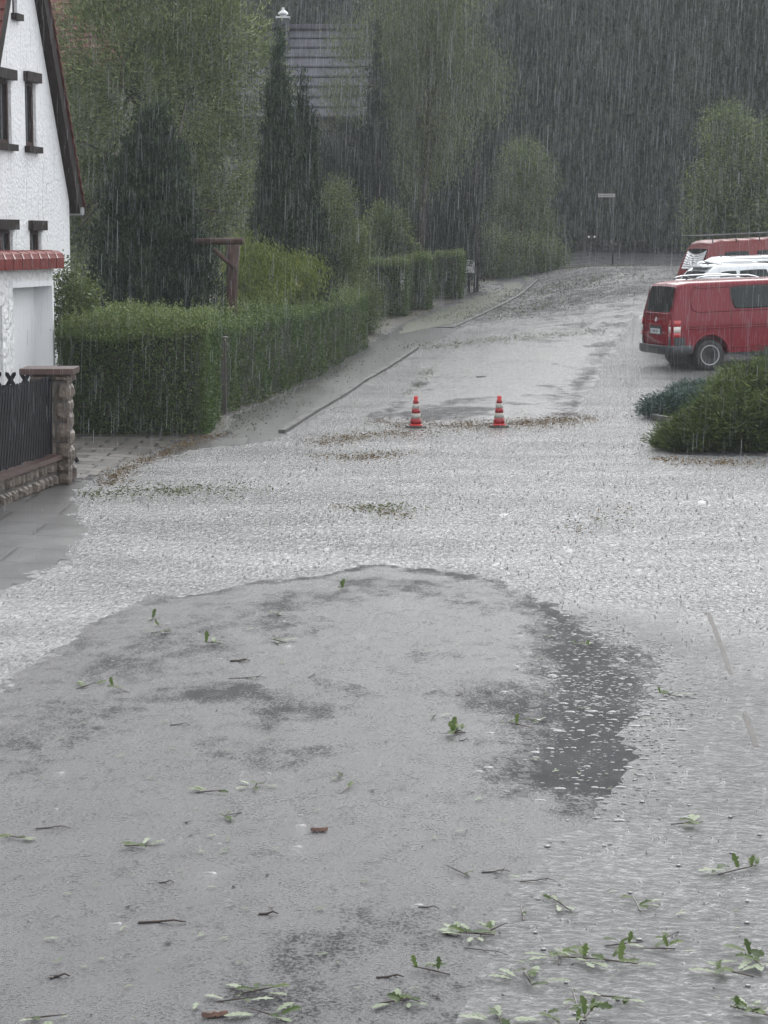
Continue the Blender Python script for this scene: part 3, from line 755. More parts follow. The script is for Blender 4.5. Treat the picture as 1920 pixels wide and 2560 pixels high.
# ------------------------------------------------------------------ slate roofed house behind the trees
YH = 78.0; s_ = px_m(YH); rz_ = CH + (600 - 58) / s_; ez_ = CH + (600 - 300) / s_
xl, xr = (545 - 960) / s_, (928 - 960) / s_
bh = empty('slate_house', ((xl + xr) / 2, YH, gzf(0, YH)), label='house with grey slate roof and clad chimney behind the birch and thujas', cat='house')
bm = bmesh.new(); box(bm, (xl + .3, YH + .4, gzf(0, YH) - .2), (xr - .2, YH + 8, ez_)); 
child('wall', bm, M['concrete'], bh)
bm = bmesh.new(); vs = [bm.verts.new(p) for p in ((xr - .2, YH + .4, ez_ + .003), (xr - .2, YH + 8, ez_ + .003), (xr - .2, YH + 4.2, rz_ - .25))]; v2 = [bm.verts.new(v.co + Vector((-.25, 0, 0))) for v in vs]
bm.faces.new(vs); bm.faces.new(v2[::-1])
for i in range(3): bm.faces.new((vs[i], v2[i], v2[(i + 1) % 3], vs[(i + 1) % 3]))
child('gable', bm, M['white_smooth'], bh)
bm = bmesh.new(); n = 9
for side in (0, 1):
    for k in range(n):
        f0, f1 = k / n, (k + 1.05) / n; vs = []
        for x in (xl, xr + .15):
            for f_, e in ((f0, .10), (f1, 0)):
                for t_ in (0, .05):
                    y = YH + 4.2 * f_ if side == 0 else YH + 8.4 - 4.2 * f_
                    vs.append(bm.verts.new((x, y, ez_ - .1 + (rz_ - ez_) * f_ + e + t_)))
        for f in ((0, 1, 3, 2), (4, 6, 7, 5), (0, 4, 5, 1), (2, 3, 7, 6), (1, 5, 7, 3), (0, 2, 6, 4)): bm.faces.new([vs[i] for i in f])
rf = child('roof', bm, M['slate'], bh)
bm = bmesh.new(); box(bm, (xl - .05, YH + 4.02, rz_ - .02), (xr + .2, YH + 4.38, rz_ + .14), bev=.03); child('ridge', bm, M['slate'], rf)
cx0, cx1 = (688 - 960) / s_, (716 - 960) / s_; cz0, cz1_ = CH + (600 - 108) / s_, CH + (600 - 38) / s_
bm = bmesh.new(); box(bm, (cx0, YH + 3.2, cz0 - .6), (cx1, YH + 3.65, cz1_)); ch_ = child('chimney', bm, M['slate'], rf)
bm = bmesh.new(); box(bm, (cx0 - .06, YH + 3.14, cz1_), (cx1 + .06, YH + 3.71, cz1_ + .06))
lathe(bm, [(.10, .06), (.12, .12), (.20, .17), (.14, .24), (.06, .30), (.05, .40)], 16, org=((cx0 + cx1) / 2, YH + 3.42, cz1_))
child('cowl', bm, M['gutter'], ch_)

# ================================================================== VEGETATION
def B(u, v, Y, ru, rv, ry=None):
    p = at(u, v, Y); s = px_m(Y); return (p.x, p.y, p.z, ru / s, (ry if ry else ru / s), rv / s)
def crown_points(blobs, n, inner=.55, clump=.12, per=14, lump=.22, seed=1):
    r = np.random.default_rng(seed); Bv = np.array(blobs); vol = (Bv[:, 3] * Bv[:, 4] + Bv[:, 4] * Bv[:, 5] + Bv[:, 3] * Bv[:, 5])
    nc = max(1, n // per); pick = r.choice(len(Bv), nc, p=vol / vol.sum())
    d = unit(r.normal(size=(nc, 3))); rad = inner + (1.03 - inner) * r.random(nc) ** .55
    rad = rad + (r.random(nc) < .10) * r.uniform(0, .22, nc); lump = lump * 1.5
    rad = rad * (1 + lump * vnoise(d * 2.0 + Bv[pick, :3], 2.2, seed))
    C = Bv[pick, :3] + d * Bv[pick, 3:6] * rad[:, None]
    size = clump * r.uniform(.6, 1.5, nc)
    P = np.repeat(C, per, 0) + r.normal(size=(nc * per, 3)) * np.repeat(size, per)[:, None] * np.array([1, 1, .8])
    Dd = np.repeat(d, per, 0); ct = np.repeat(np.clip(r.normal(.42, .24, nc), 0, 1), per)
    return P, Dd, np.clip(ct + r.normal(0, .14, len(P)), 0, 1)
def orient(mode, Dd, n):
    z = np.array([0, 0, 1.0]); r = rng.normal(size=(n, 3))
    if mode == 'droop': v = Dd * .35 - z * .9 + r * .35
    elif mode == 'hang': v = -z * 1.0 + r * .16
    elif mode == 'up': v = Dd * .3 + z * 1.0 + r * .35
    elif mode == 'out': v = Dd * 1.0 + z * .25 + r * .35
    else: v = r
    return unit(v)
def branchwork(base, targets, r0, mat, parent, n=9, seg=5, split=.35):
    """tapering trunk plus limbs reaching into the crown lobes; one mesh"""
    bm = bmesh.new(); b = Vector(base); T = [Vector(t) for t in targets]
    top = max(T, key=lambda t: t.z); mid = b.lerp(top, .55); mid.x += random.uniform(-.1, .1)
    tube(bm, [b - Vector((0, 0, .15)), b.lerp(mid, .5) + Vector((random.uniform(-.08, .08), 0, 0)), mid, mid.lerp(top, .5) + Vector((random.uniform(-.15, .15), 0, 0)), top], [r0, r0 * .82, r0 * .6, r0 * .35, r0 * .1], 9)
    for k in range(n):
        t = random.choice(T); a = b.lerp(top, random.uniform(split, .8)); e = t + Vector([random.gauss(0, .35) for _ in range(3)])
        m1 = a.lerp(e, .45) + Vector((random.gauss(0, .12), random.gauss(0, .12), abs(random.gauss(0, .2)))); rr = r0 * random.uniform(.18, .35)
        tube(bm, [a, m1, e], [rr, rr * .6, rr * .15], 6)
    return frombm('trunk', bm, mat, parent, True)
def tree(name, label, cat, u, vb, Y, blobs, n, L, W, mode, mat, r0=.12, bark='bark', group=None, inner=.5, clump=.12, per=14, seed=1, limbs=9, lump=.22):
    b = at(u, vb, Y); bz = gzf(b.x, Y)
    e = empty(name, (b.x, Y, bz), 0, label, cat, group)
    P, Dd, T = crown_points(blobs, n, inner, clump, per, lump, seed)
    keep = P[:, 2] > gz(P[:, 0], P[:, 1]) + .05; P, Dd, T = P[keep], Dd[keep], T[keep]
    off_ = np.array([b.x, Y, bz])
    leaves('crown', P - off_, orient(mode, Dd, len(P)), L * rng.uniform(.6, 1.3, len(P)), W * rng.uniform(.7, 1.2, len(P)), M[mat], e, T)
    branchwork((0, 0, 0), [(x - b.x, y - Y, z - bz) for x, y, z, *_ in blobs], r0, M[bark], e, limbs)
    return e

def hedge(name, label, path, width, mat, n, L=.035, W=.018, group='clipped hedges along the pavement', top=.35, lump=.06, seed=1, sprigs=0, kind='hedge'):
    """path: [(x, y, height)], solid leafy body following it, centre line"""
    r = np.random.default_rng(seed); pts = np.array([(x, y, h) for x, y, h in path]); seg = np.diff(pts[:, :2], axis=0); sl_ = np.linalg.norm(seg, axis=1); Lt = sl_.sum()
    cum = np.r_[0, np.cumsum(sl_)]
    def at_s(s):
        k = np.clip(np.searchsorted(cum, s, 'right') - 1, 0, len(seg) - 1); f = ((s - cum[k]) / sl_[k])[:, None]
        p = pts[k] * (1 - f) + pts[k + 1] * f; d = seg[k] / sl_[k][:, None]; return p, d
    mh = pts[:, 2].mean(); areas = np.array([Lt * mh, Lt * mh, Lt * width * 1.6, width * mh, width * mh]); pick = r.choice(5, n, p=areas / areas.sum())
    s = r.uniform(0, Lt, n); a = r.uniform(0, 1, n); q = r.uniform(-.5, .5, n)
    s = np.where(pick == 3, 0, np.where(pick == 4, Lt, s)); q = np.where(pick == 0, -.5, np.where(pick == 1, .5, q))
    # rounded shoulders
    p, d = at_s(s); nrm = np.c_[-d[:, 1], d[:, 0]]
    hgt = np.where(pick == 2, 1, a); rnd = np.clip((hgt - .86) / .14, 0, 1) ** 2 * .12
    nn = np.zeros((n, 3)); nn[:, :2] = nrm * np.sign(q)[:, None]
    nn[pick == 2] = (0, 0, 1)
    nn[pick == 3, :2] = -d[pick == 3]; nn[pick == 4, :2] = d[pick == 4]
    wq = np.where((pick == 0) | (pick == 1), q * (width - 2 * rnd * width * .5), q * width)
    X = p[:, 0] + nrm[:, 0] * wq; Y = p[:, 1] + nrm[:, 1] * wq
    edge = 1 - (np.abs(q) * 2) ** 6 * .06 * (pick == 2)
    Z = gz(X, Y) + p[:, 2] * hgt * edge
    P = np.c_[X, Y, Z]; lum = vnoise(P, 2.6, seed + 9) * lump + vnoise(P, 8, seed + 3) * lump * .6
    depth = -np.abs(r.normal(0, .07, n)) + lum + np.where(r.random(n) < .06, r.uniform(0, .10, n), 0)
    P = P + nn * depth[:, None]
    P[:, 2] = np.maximum(P[:, 2], gz(P[:, 0], P[:, 1]) + .02)
    D = unit(nn * .6 + np.array([0, 0, .5]) + r.normal(size=(n, 3)) * .6)
    T = np.clip(r.normal(.38, .18, n) + np.where(hgt > .9, .22, 0) + .12 * vnoise(P, 1.4, seed + 5), 0, 1)  # leaves near the top tinted lighter: skylight put into their colour
    if sprigs:
        ns = sprigs; s2 = r.uniform(0, Lt, ns); p2, d2 = at_s(s2); n2_ = np.c_[-d2[:, 1], d2[:, 0]]; q2 = r.uniform(-.45, .45, ns) * width
        per = 16; k_ = np.tile(np.arange(per) / per, ns); Lsp = np.repeat(r.uniform(.14, .42, ns) * (.5 + .5 * np.sin(s2 * 1.7) ** 2), per); ln = np.repeat(r.normal(0, .15, (ns, 2)), per, 0)
        bx = np.repeat(p2[:, 0] + n2_[:, 0] * q2, per); by = np.repeat(p2[:, 1] + n2_[:, 1] * q2, per); bz = gz(bx, by) + np.repeat(p2[:, 2], per)
        SP = np.c_[bx + ln[:, 0] * k_ * Lsp, by + ln[:, 1] * k_ * Lsp, bz - .03 + k_ * Lsp] + r.normal(0, .012, (len(bx), 3))
        P = np.r_[P, SP]; D = np.r_[D, unit(np.c_[r.normal(size=(len(SP), 2)) * .7, np.full(len(SP), .7)])]; T = np.r_[T, np.clip(r.normal(.72, .12, len(SP)), 0, 1)]
    e = empty(kind, (pts[0, 0], pts[0, 1], gzf(pts[0, 0], pts[0, 1])), 0, label, 'hedge', group)
    o_ = np.array(e.location)
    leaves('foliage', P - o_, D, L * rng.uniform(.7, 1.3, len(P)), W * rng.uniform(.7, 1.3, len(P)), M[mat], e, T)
    bm = bmesh.new(); m = .24; ringv = []
    for i, (x, y, h) in enumerate(pts):
        d_ = seg[min(i, len(seg) - 1)] / sl_[min(i, len(seg) - 1)]; n_ = np.array([-d_[1], d_[0]])
        if 0 < i < len(pts) - 1:
            d2_ = seg[i - 1] / sl_[i - 1]; n_ = n_ + np.array([-d2_[1], d2_[0]]); n_ /= np.linalg.norm(n_)
        x_, y_ = x + d_[0] * (m if i == 0 else (-m if i == len(pts) - 1 else 0)), y + d_[1] * (m if i == 0 else (-m if i == len(pts) - 1 else 0))
        g_ = gzf(x, y); ringv.append([bm.verts.new((x_ + n_[0] * (width / 2 - m) * a - o_[0], y_ + n_[1] * (width / 2 - m) * a - o_[1], z - o_[2])) for a, z in ((-1, g_ - .1), (-.95, g_ + h - m), (.95, g_ + h - m), (1, g_ - .1))])
    for a, b in zip(ringv, ringv[1:]):
        for i in range(4): bm.faces.new((a[i], a[(i + 1) % 4], b[(i + 1) % 4], b[i]))
    bm.faces.new(ringv[0]); bm.faces.new(ringv[-1][::-1])
    frombm('branches', bm, M['core'], e)
    return e

# --- front hedge (beside the pillar), long hedge, far hedges
def gxy(u, v): p = hit(u, v); return p.x, p.y
hw = 2.5
fl = hit(150, 1097); frr = hit(480, 1097)
y0 = fl.y + hw / 2
hedge('hedge', 'tall bushy privet hedge with sprouting tips, nearest the white garage and stone pillar',
      [(fl.x - .05, y0 + .1, 1.66), (frr.x + .25, y0 + .1, 1.74)], hw, 'hedge_leaf', 80000, .040, .020, seed=3, sprigs=900, lump=.09)
a = hit(575, 1040); b = hit(925, 868); nv = Vector((-(b - a).y, (b - a).x, 0)).normalized() * 1.05
pa, pb = a + nv, b + nv; mid1 = pa.lerp(pb, .35); mid2 = pa.lerp(pb, .7)
hedge('hedge', 'long clipped privet hedge running along the pavement behind the first hedge',
      [(pa.x, pa.y, 1.62), (mid1.x, mid1.y, 1.60), (mid2.x, mid2.y, 1.50), (pb.x, pb.y, 1.40)], 2.1, 'hedge_leaf', 120000, .042, .022, seed=4, sprigs=500, lump=.10)
c = hit(940, 842)
tree('shrub', 'loose dark bush at the far end of the long clipped hedge', 'shrub', 925, 850, c.y + .4,
     [B(915, 775, c.y + .2, 26, 66), B(936, 765, c.y + .5, 18, 60), B(905, 735, c.y + .6, 28, 36)], 9000, .05, .028, 'random', 'mid_leaf', .04, seed=12, limbs=5)
def fhedge(u0, u1, vb, vt, label, n, seed, dep=1.6):
    p = hit(u0, vb); q = hit(u1, vb + 0); Y = p.y; h = (vb - vt) / px_m(Y)
    x0, x1 = at(u0, vb, Y).x, at(u1, vb, Y).x
    hedge('hedge', label, [(x0, Y + dep / 2, h), (x1, Y + dep / 2 - .05, h)], dep, 'hedge_leaf', n, .055, .03, seed=seed, lump=.08)
    return Y
fhedge(866, 1022, 796, 652, 'square clipped hedge beyond the driveway, left of the rounded one', 26000, 5)
fhedge(1020, 1078, 780, 640, 'rounded clipped hedge just right of the square hedge beyond the driveway', 14000, 6)
fhedge(1088, 1160, 752, 632, 'farthest clipped hedge fading into the rain left of the mailbox', 12000, 7)
# post between the two first hedges
gp = empty('gate_post', (hit(561, 1044).x, hit(561, 1044).y, 0), label='slim grey concrete post in the gap between the two front hedges', cat='post')
bm = bmesh.new(); box(bm, (-.035, -.04, -.05), (.035, .04, 1.32), bev=.008); frombm('post', bm, M['mortar'], gp)
bm = bmesh.new(); box(bm, (-.05, -.06, 1.32), (.07, .06, 1.35), bev=.01); frombm('cap', bm, M['concrete'], gp)

# --- garden trees (left)
yw = 52.0
tree('willow_tree', 'large pale green willow with narrow leaves towering behind the dark conifers', 'tree', 430, 760, yw,
     [B(250, 120, yw, 130, 150), B(400, 30, yw, 150, 160), B(540, 90, yw, 110, 150), B(620, 200, yw + 1, 95, 170), B(200, 300, yw + .5, 90, 170), B(340, 210, yw - .6, 130, 170),
      B(470, 240, yw - .4, 120, 190), B(240, 520, yw + 1, 80, 200), B(560, 420, yw + 1, 90, 190), B(600, 560, yw + 1.5, 70, 130), B(300, -80, yw + .5, 150, 130), B(500, -60, yw + .8, 110, 110), B(420, 480, yw + 1.2, 120, 180), B(190, 420, yw + 1.2, 70, 200), B(170, 620, yw + 1, 60, 160)],
     100000, .125, .032, 'out', 'willow_leaf', .22, seed=21, inner=.45, clump=.16, per=14, limbs=26)
yt = 41.0
tree('cypress_tree', 'broad dark cone shaped cypress in front of the willow, right of the white house', 'tree', 385, 800, yt,
     [B(385, 330, yt, 38, 70), B(385, 420, yt, 78, 90), B(380, 520, yt, 125, 110), B(375, 620, yt, 150, 120), B(370, 720, yt, 160, 90)],
     85000, .075, .030, 'up', 'thuja_leaf', .14, seed=22, inner=.6, clump=.07, per=16, limbs=6, lump=.3)
yc = 48.0
def column(u, v0, v1, w0, w1, Y, n, label, seed, mat='thuja_leaf', nb=7, name='thuja_tree'):
    bl = []
    for k in range(nb):
        f = k / (nb - 1); v = v0 + (v1 - v0) * (.06 + .9 * f); rr = w0 + (w1 - w0) * min(1, f * 1.25) ** .8
        bl.append(B(u + random.uniform(-3, 3), v, Y, rr, (v1 - v0) / nb * .95))
    return tree(name, label, 'tree', u, v1, Y, bl, n, .075, .028, 'up', mat, .09, seed=seed, inner=.6, clump=.06, per=16, limbs=4, lump=.25)
column(697, 122, 790, 14, 84, yc, 70000, 'tall slender columnar thuja with a sharp tip, left of its shorter neighbour', 23)
column(760, 220, 790, 12, 62, yc + 1, 46000, 'shorter slender columnar thuja on the right of the tall one', 24)
tree('bamboo_clump', 'yellow green bushy plant behind the long hedge beside the wooden beam', 'shrub', 640, 790, 46.0,
     [B(630, 660, 46.0, 65, 60), B(690, 690, 46.5, 70, 60), B(590, 700, 45.5, 45, 55), B(750, 690, 47.0, 55, 55), B(640, 730, 45.8, 90, 40)], 26000, .10, .018, 'droop', 'yellow_leaf', .03, seed=25, clump=.12, limbs=10)
tree('shrub', 'leafy climber spilling over the end of the white garage by the first hedge', 'shrub', 175, 1000, 34.6,
     [B(165, 720, 34.4, 22, 60), B(190, 770, 34.8, 32, 55), B(178, 830, 34.5, 40, 60), B(205, 740, 35.2, 22, 50)], 9000, .06, .03, 'random', 'mid_leaf', .03, seed=26, limbs=6)
# far garden
ya = 72.0
tree('birch_tree', 'pale green drooping birch in front of the slate roof, its crown leaving the picture', 'tree', 1050, 700, ya,
     [B(1030, 40, ya, 120, 130), B(900, 110, ya, 75, 70), B(1120, 110, ya, 90, 110), B(1210, 200, ya, 60, 75), B(860, 240, ya + .5, 60, 65), B(1040, 200, ya, 110, 120), B(1120, 300, ya, 80, 110),
      B(960, 300, ya, 70, 100), B(1060, 400, ya + .3, 80, 110), B(1080, -60, ya, 130, 90)],
     60000, .11, .028, 'hang', 'birch_leaf', .11, 'bark', seed=31, inner=.25, clump=.26, per=18, limbs=34, lump=.4)
column(940, 90, 700, 10, 55, 70.5, 26000, 'narrow dark spruce standing before the right end of the slate roof', 32, 'dark_leaf', name='spruce_tree')
column(855, 330, 700, 10, 48, 70.0, 18000, 'small dark spruce just left of the taller one under the slate roof', 33, 'dark_leaf', name='spruce_tree')
tree('dark_bush', 'dark tangled shrub under the slate roof between the thujas and the birch', 'shrub', 860, 720, 71,
     [B(810, 400, 71, 40, 70), B(870, 370, 71, 42, 75), B(925, 390, 71, 40, 80), B(840, 480, 71, 60, 70), B(910, 500, 71, 60, 70), B(880, 590, 71, 80, 60)], 26000, .10, .035, 'up', 'dark_leaf', .08, seed=44, inner=.45, clump=.16, limbs=18)
tree('dark_bush', 'dark upswept juniper with bare ribs to the right of the birch', 'tree', 1190, 720, 74,
     [B(1200, 330, 74, 32, 80), B(1180, 430, 74, 55, 95), B(1150, 540, 74, 75, 85), B(1215, 420, 74.5, 28, 80), B(1085, 560, 74, 70, 75), B(1100, 460, 74.5, 45, 80), B(1150, 650, 74.5, 74, 70), B(1090, 660, 74.5, 74, 60)], 30000, .10, .03, 'up', 'dark_leaf', .10, seed=34, inner=.45, clump=.14, limbs=22)
tree('shrub', 'grey green open shrub right of the columnar thujas', 'shrub', 845, 740, 56,
     [B(840, 520, 56, 48, 75), B(870, 610, 56, 60, 70), B(815, 620, 56, 50, 80), B(850, 690, 56.2, 60, 50)], 22000, .055, .028, 'random', 'mid_leaf', .05, seed=35, inner=.35, clump=.12, limbs=16)
tree('rhododendron', 'broad leaved shrub with yellowish tips above the square clipped hedge', 'shrub', 960, 760, 67,
     [B(960, 570, 67, 60, 52), B(925, 610, 67, 50, 42), B(1000, 625, 67, 42, 40), B(960, 640, 67, 70, 40)], 18000, .10, .045, 'out', 'mid_leaf', .06, seed=36, inner=.5, clump=.10, limbs=8)
tree('shrub', 'dark undergrowth shrub below the birch, behind the rounded hedge', 'shrub', 1060, 740, 76,
     [B(1040, 560, 76, 80, 80), B(1110, 600, 77, 70, 75), B(950, 490, 76, 90, 80), B(860, 470, 76, 60, 80), B(1120, 680, 78, 50, 50)], 26000, .10, .05, 'random', 'forest_leaf', .08, seed=37, inner=.45, clump=.16, limbs=10)
tree('maple_tree', 'light green rounded small tree right of the dark juniper', 'tree', 1300, 720, 86.0,
     [B(1310, 400, 86.0, 62, 55), B(1270, 450, 86.0, 52, 60), B(1350, 450, 86.5, 50, 60), B(1300, 520, 86.0, 75, 60), B(1240, 560, 86.0, 55, 60), B(1350, 570, 86.8, 52, 55), B(1280, 640, 86.2, 80, 40), B(1300, 670, 86.0, 60, 40), B(1250, 680, 86.0, 50, 40)],
     32000, .09, .045, 'random', 'mid_leaf', .09, seed=38, inner=.45, clump=.16, limbs=12)
tree('maple_tree', 'bushy green tree behind the parked vehicles near the right edge', 'tree', 1840, 640, 76,
     [B(1800, 470, 76, 80, 90), B(1880, 400, 76, 70, 90), B(1770, 560, 76, 60, 70), B(1870, 540, 76, 80, 80), B(1930, 480, 77, 60, 110), B(1820, 330, 77, 60, 70)],
     34000, .11, .06, 'random', 'mid_leaf', .14, seed=39, inner=.45, clump=.20, limbs=14)
tree('oak_tree', 'tall hazy tree filling the upper right corner above the parked vans', 'tree', 1860, 640, 92,
     [B(1850, 120, 92, 110, 130), B(1780, 230, 92, 80, 100), B(1920, 240, 92, 100, 130), B(1860, -40, 92, 130, 110), B(1950, 60, 93, 110, 130)],
     30000, .16, .09, 'random', 'forest_leaf', .28, seed=40, inner=.5, clump=.32, limbs=16)

tree('shrub', 'dense green bush by the mailbox at the edge of the verge', 'shrub', 1240, 720, 82.0,
     [B(1215, 640, 82.0, 55, 70), B(1280, 650, 82.5, 60, 60), B(1330, 640, 83.0, 50, 55), B(1170, 600, 83.0, 50, 70), B(1370, 640, 84.0, 45, 45)], 26000, .10, .05, 'random', 'mid_leaf', .05, seed=41, inner=.45, clump=.14, limbs=6)
# --- forest beyond: individual tall trees, then the wood behind as one mass
def forest_proto(seed, H, wd, n):
    bl = []; r = random.Random(seed)
    for k in range(11):
        f = k / 10; z = H * (.12 + .82 * f); rad = wd * (1 - .62 * f ** 1.8)
        for _ in range(3): bl.append((r.uniform(-.6, .6) * rad, r.uniform(-.6, .6) * rad, z, rad * .55, rad * .55, H * .085))
    e = empty('forest_tree', (0, 0, 0))
    P, Dd, T = crown_points(bl, n, .45, .38, 16, .25, seed)
    leaves('crown', P, orient('droop', Dd, len(P)), .26 * rng.uniform(.6, 1.3, len(P)), .11 * rng.uniform(.7, 1.2, len(P)), M['forest_leaf'], e, T)
    branchwork((0, 0, 0), [b_[:3] for b_ in bl], .26, M['bark'], e, 14, split=.15); return e
protos = [forest_proto(51, 14.0, 3.0, 30000), forest_proto(52, 15.0, 3.4, 34000), forest_proto(53, 13.0, 2.8, 28000)]
kms = [kidmap(p) for p in protos]
fx = [(520, 118, 0, 1.2), (640, 122, 1, 1.15), (760, 118, 2, 1.25), (880, 124, 0, 1.15), (1010, 112, 1, 1.0), (1150, 118, 2, 1.15), (1270, 108, 0, 1.0), (1370, 116, 1, 1.0), (1450, 106, 2, 1.1), (1560, 112, 0, 1.05),
      (1660, 105, 1, .95), (1750, 111, 2, 1.15), (1850, 106, 0, 1.0), (1960, 112, 1, 1.0), (400, 124, 2, 1.2), (250, 120, 1, 1.1)]
names_ = ['behind the left of the willow crown', 'behind the willow top', 'above the slate chimney', 'above the middle of the slate roof', 'behind the birch crown, left of the road', 'behind the right of the birch',
          'left of the dark gap over the road end', 'right behind the light green tree', 'just left of the street name sign', 'just right of the street name sign', 'above the left end of the parked vans',
          'above the white car roof', 'behind the bushy tree at right', 'outermost at the right edge', 'behind the willow centre', 'outermost at the left behind the white house']
order = [14, 15, 1, 0, 2, 3, 4, 5, 6, 7, 8, 9, 10, 11, 12, 13]
used = set()
fl_lab = ['second from left behind the willow', 'third from left behind the willow', 'behind the slate chimney', 'behind the middle of the slate roof', 'behind the left half of the birch', 'behind the right side of the birch',
          'rising behind the light green maple', 'left of the street name sign, second from it', 'nearest left of the street name sign', 'nearest right of the street name sign', 'above the rear of the red camper van',
          'above the roof rack of the red camper van', 'behind the bushy maple at right', 'farthest right in the row', 'fourth from the left, hidden mostly by the willow', 'leftmost, behind the white house']
for i, (u, Y, k, sc) in enumerate(fx):
    o = protos[k] if k not in used else copy_tree(protos[k], kms[k]); used.add(k)
    x = at(u, 600, Y).x; o.location = (x, Y, gzf(x, Y) - .1); o.rotation_euler = (0, 0, i * 1.7); o.scale = (sc, sc, sc)
    tag(o, 'tall dark forest tree ' + fl_lab[i], 'tree', 'forest trees at the end of the road')
# wood mass
nW = 90000; r = np.random.default_rng(60)
X = r.uniform(-75, 95, nW); Y = r.uniform(128, 150, nW); Hh = 16.0 + 1.5 * vnoise(np.c_[X, Y, 0 * X], .18, 61)
Z = gz(X, Y) + Hh * r.random(nW) ** .75
leaves('far_wood', np.c_[X, Y, Z], orient('droop', unit(r.normal(size=(nW, 3))), nW), .95, .5, M['forest_leaf'])['kind'] = 'stuff'
# undergrowth in front of the wood
nU = 30000; X = r.uniform(-45, 60, nU); Y = r.uniform(102, 112, nU); cl = .5 + .5 * vnoise(np.c_[X, Y, 0 * X], .9, 63)
Z = gz(X, Y) + (.3 + 2.2 * cl * np.abs(np.sin(X * .7))) * r.random(nU)
keep = ~((X > 3) & (X < 13) & (Y < 108))
leaves('undergrowth', np.c_[X, Y, Z][keep], orient('rand', np.zeros((keep.sum(), 3)), keep.sum()), .26, .13, M['forest_leaf'])['kind'] = 'stuff'

# --- junipers and their bed (right)
def juniper(label, blobs, n, mat, seed, L=.15, W=.013):
    bx = np.array(blobs); cx_, cy_ = bx[:, 0].mean(), bx[:, 1].mean()
    e = empty('juniper_bush', (cx_, cy_, 0), 0, label, 'shrub', None)
    P, Dd, T = crown_points(blobs, n, .72, .07, 14, .22, seed); Z0 = gz(P[:, 0], P[:, 1])
    keep = P[:, 2] > Z0 + .03; P, Dd, T = P[keep], Dd[keep], T[keep]
    Dv = unit(Dd * np.array([1, 1, .3]) + np.array([-.1, -.2, .25]) + rng.normal(size=P.shape) * .35)
    leaves('foliage', P - np.array([cx_, cy_, 0]), Dv, L * rng.uniform(.6, 1.4, len(P)), W * rng.uniform(.8, 1.4, len(P)), M[mat], e, T)
    bm = bmesh.new()
    for (x, y, z, a, b, c) in blobs:
        bmesh.ops.create_icosphere(bm, subdivisions=2, radius=1, matrix=Matrix.Translation((x - cx_, y - cy_, z)) @ Matrix.Diagonal((a * .72, b * .72, c * .72, 1)))
    frombm('branches', bm, M['core'], e); return e
def J(u, vbase, hpx, wpx, dep):
    p = hit(u, vbase); s = px_m(p.y); return (p.x, p.y + dep * .5, hpx / s * .45, wpx / s, dep, hpx / s * .6)
juniper('big spreading olive green juniper at the right edge', [J(1690, 1130, 52, 36, .6), J(1735, 1130, 72, 50, .8), J(1785, 1127, 104, 50, 1.0), J(1838, 1112, 150, 42, 1.3), J(1890, 1105, 165, 50, 1.5), J(1955, 1110, 185, 60, 1.5), J(1860, 1130, 110, 100, .7), J(1980, 1130, 130, 90, .7)], 90000, 'green_juniper', 71)
juniper('low blue green juniper spreading at the left tip of the planted bed', [J(1662, 1048, 42, 48, .6), J(1712, 1046, 52, 60, .9), J(1760, 1042, 55, 50, .9)], 26000, 'blue_juniper', 72, .09)
juniper('dark blue green juniper mound behind the low one, in front of the red van', [J(1728, 1006, 36, 50, .6), J(1780, 1002, 38, 50, .6)], 14000, 'blue_juniper', 73, .09)
juniper('dark juniper poking up at the right edge beside the van sill', [J(1918, 990, 100, 34, .6), J(1950, 1000, 125, 36, .8)], 12000, 'thuja_leaf', 74, .09)
strip('bed_edging', [hit(1610, 1030), hit(1640, 1052), hit(1700, 1062)], .10, -.05, .10, M['kerb'], .5)

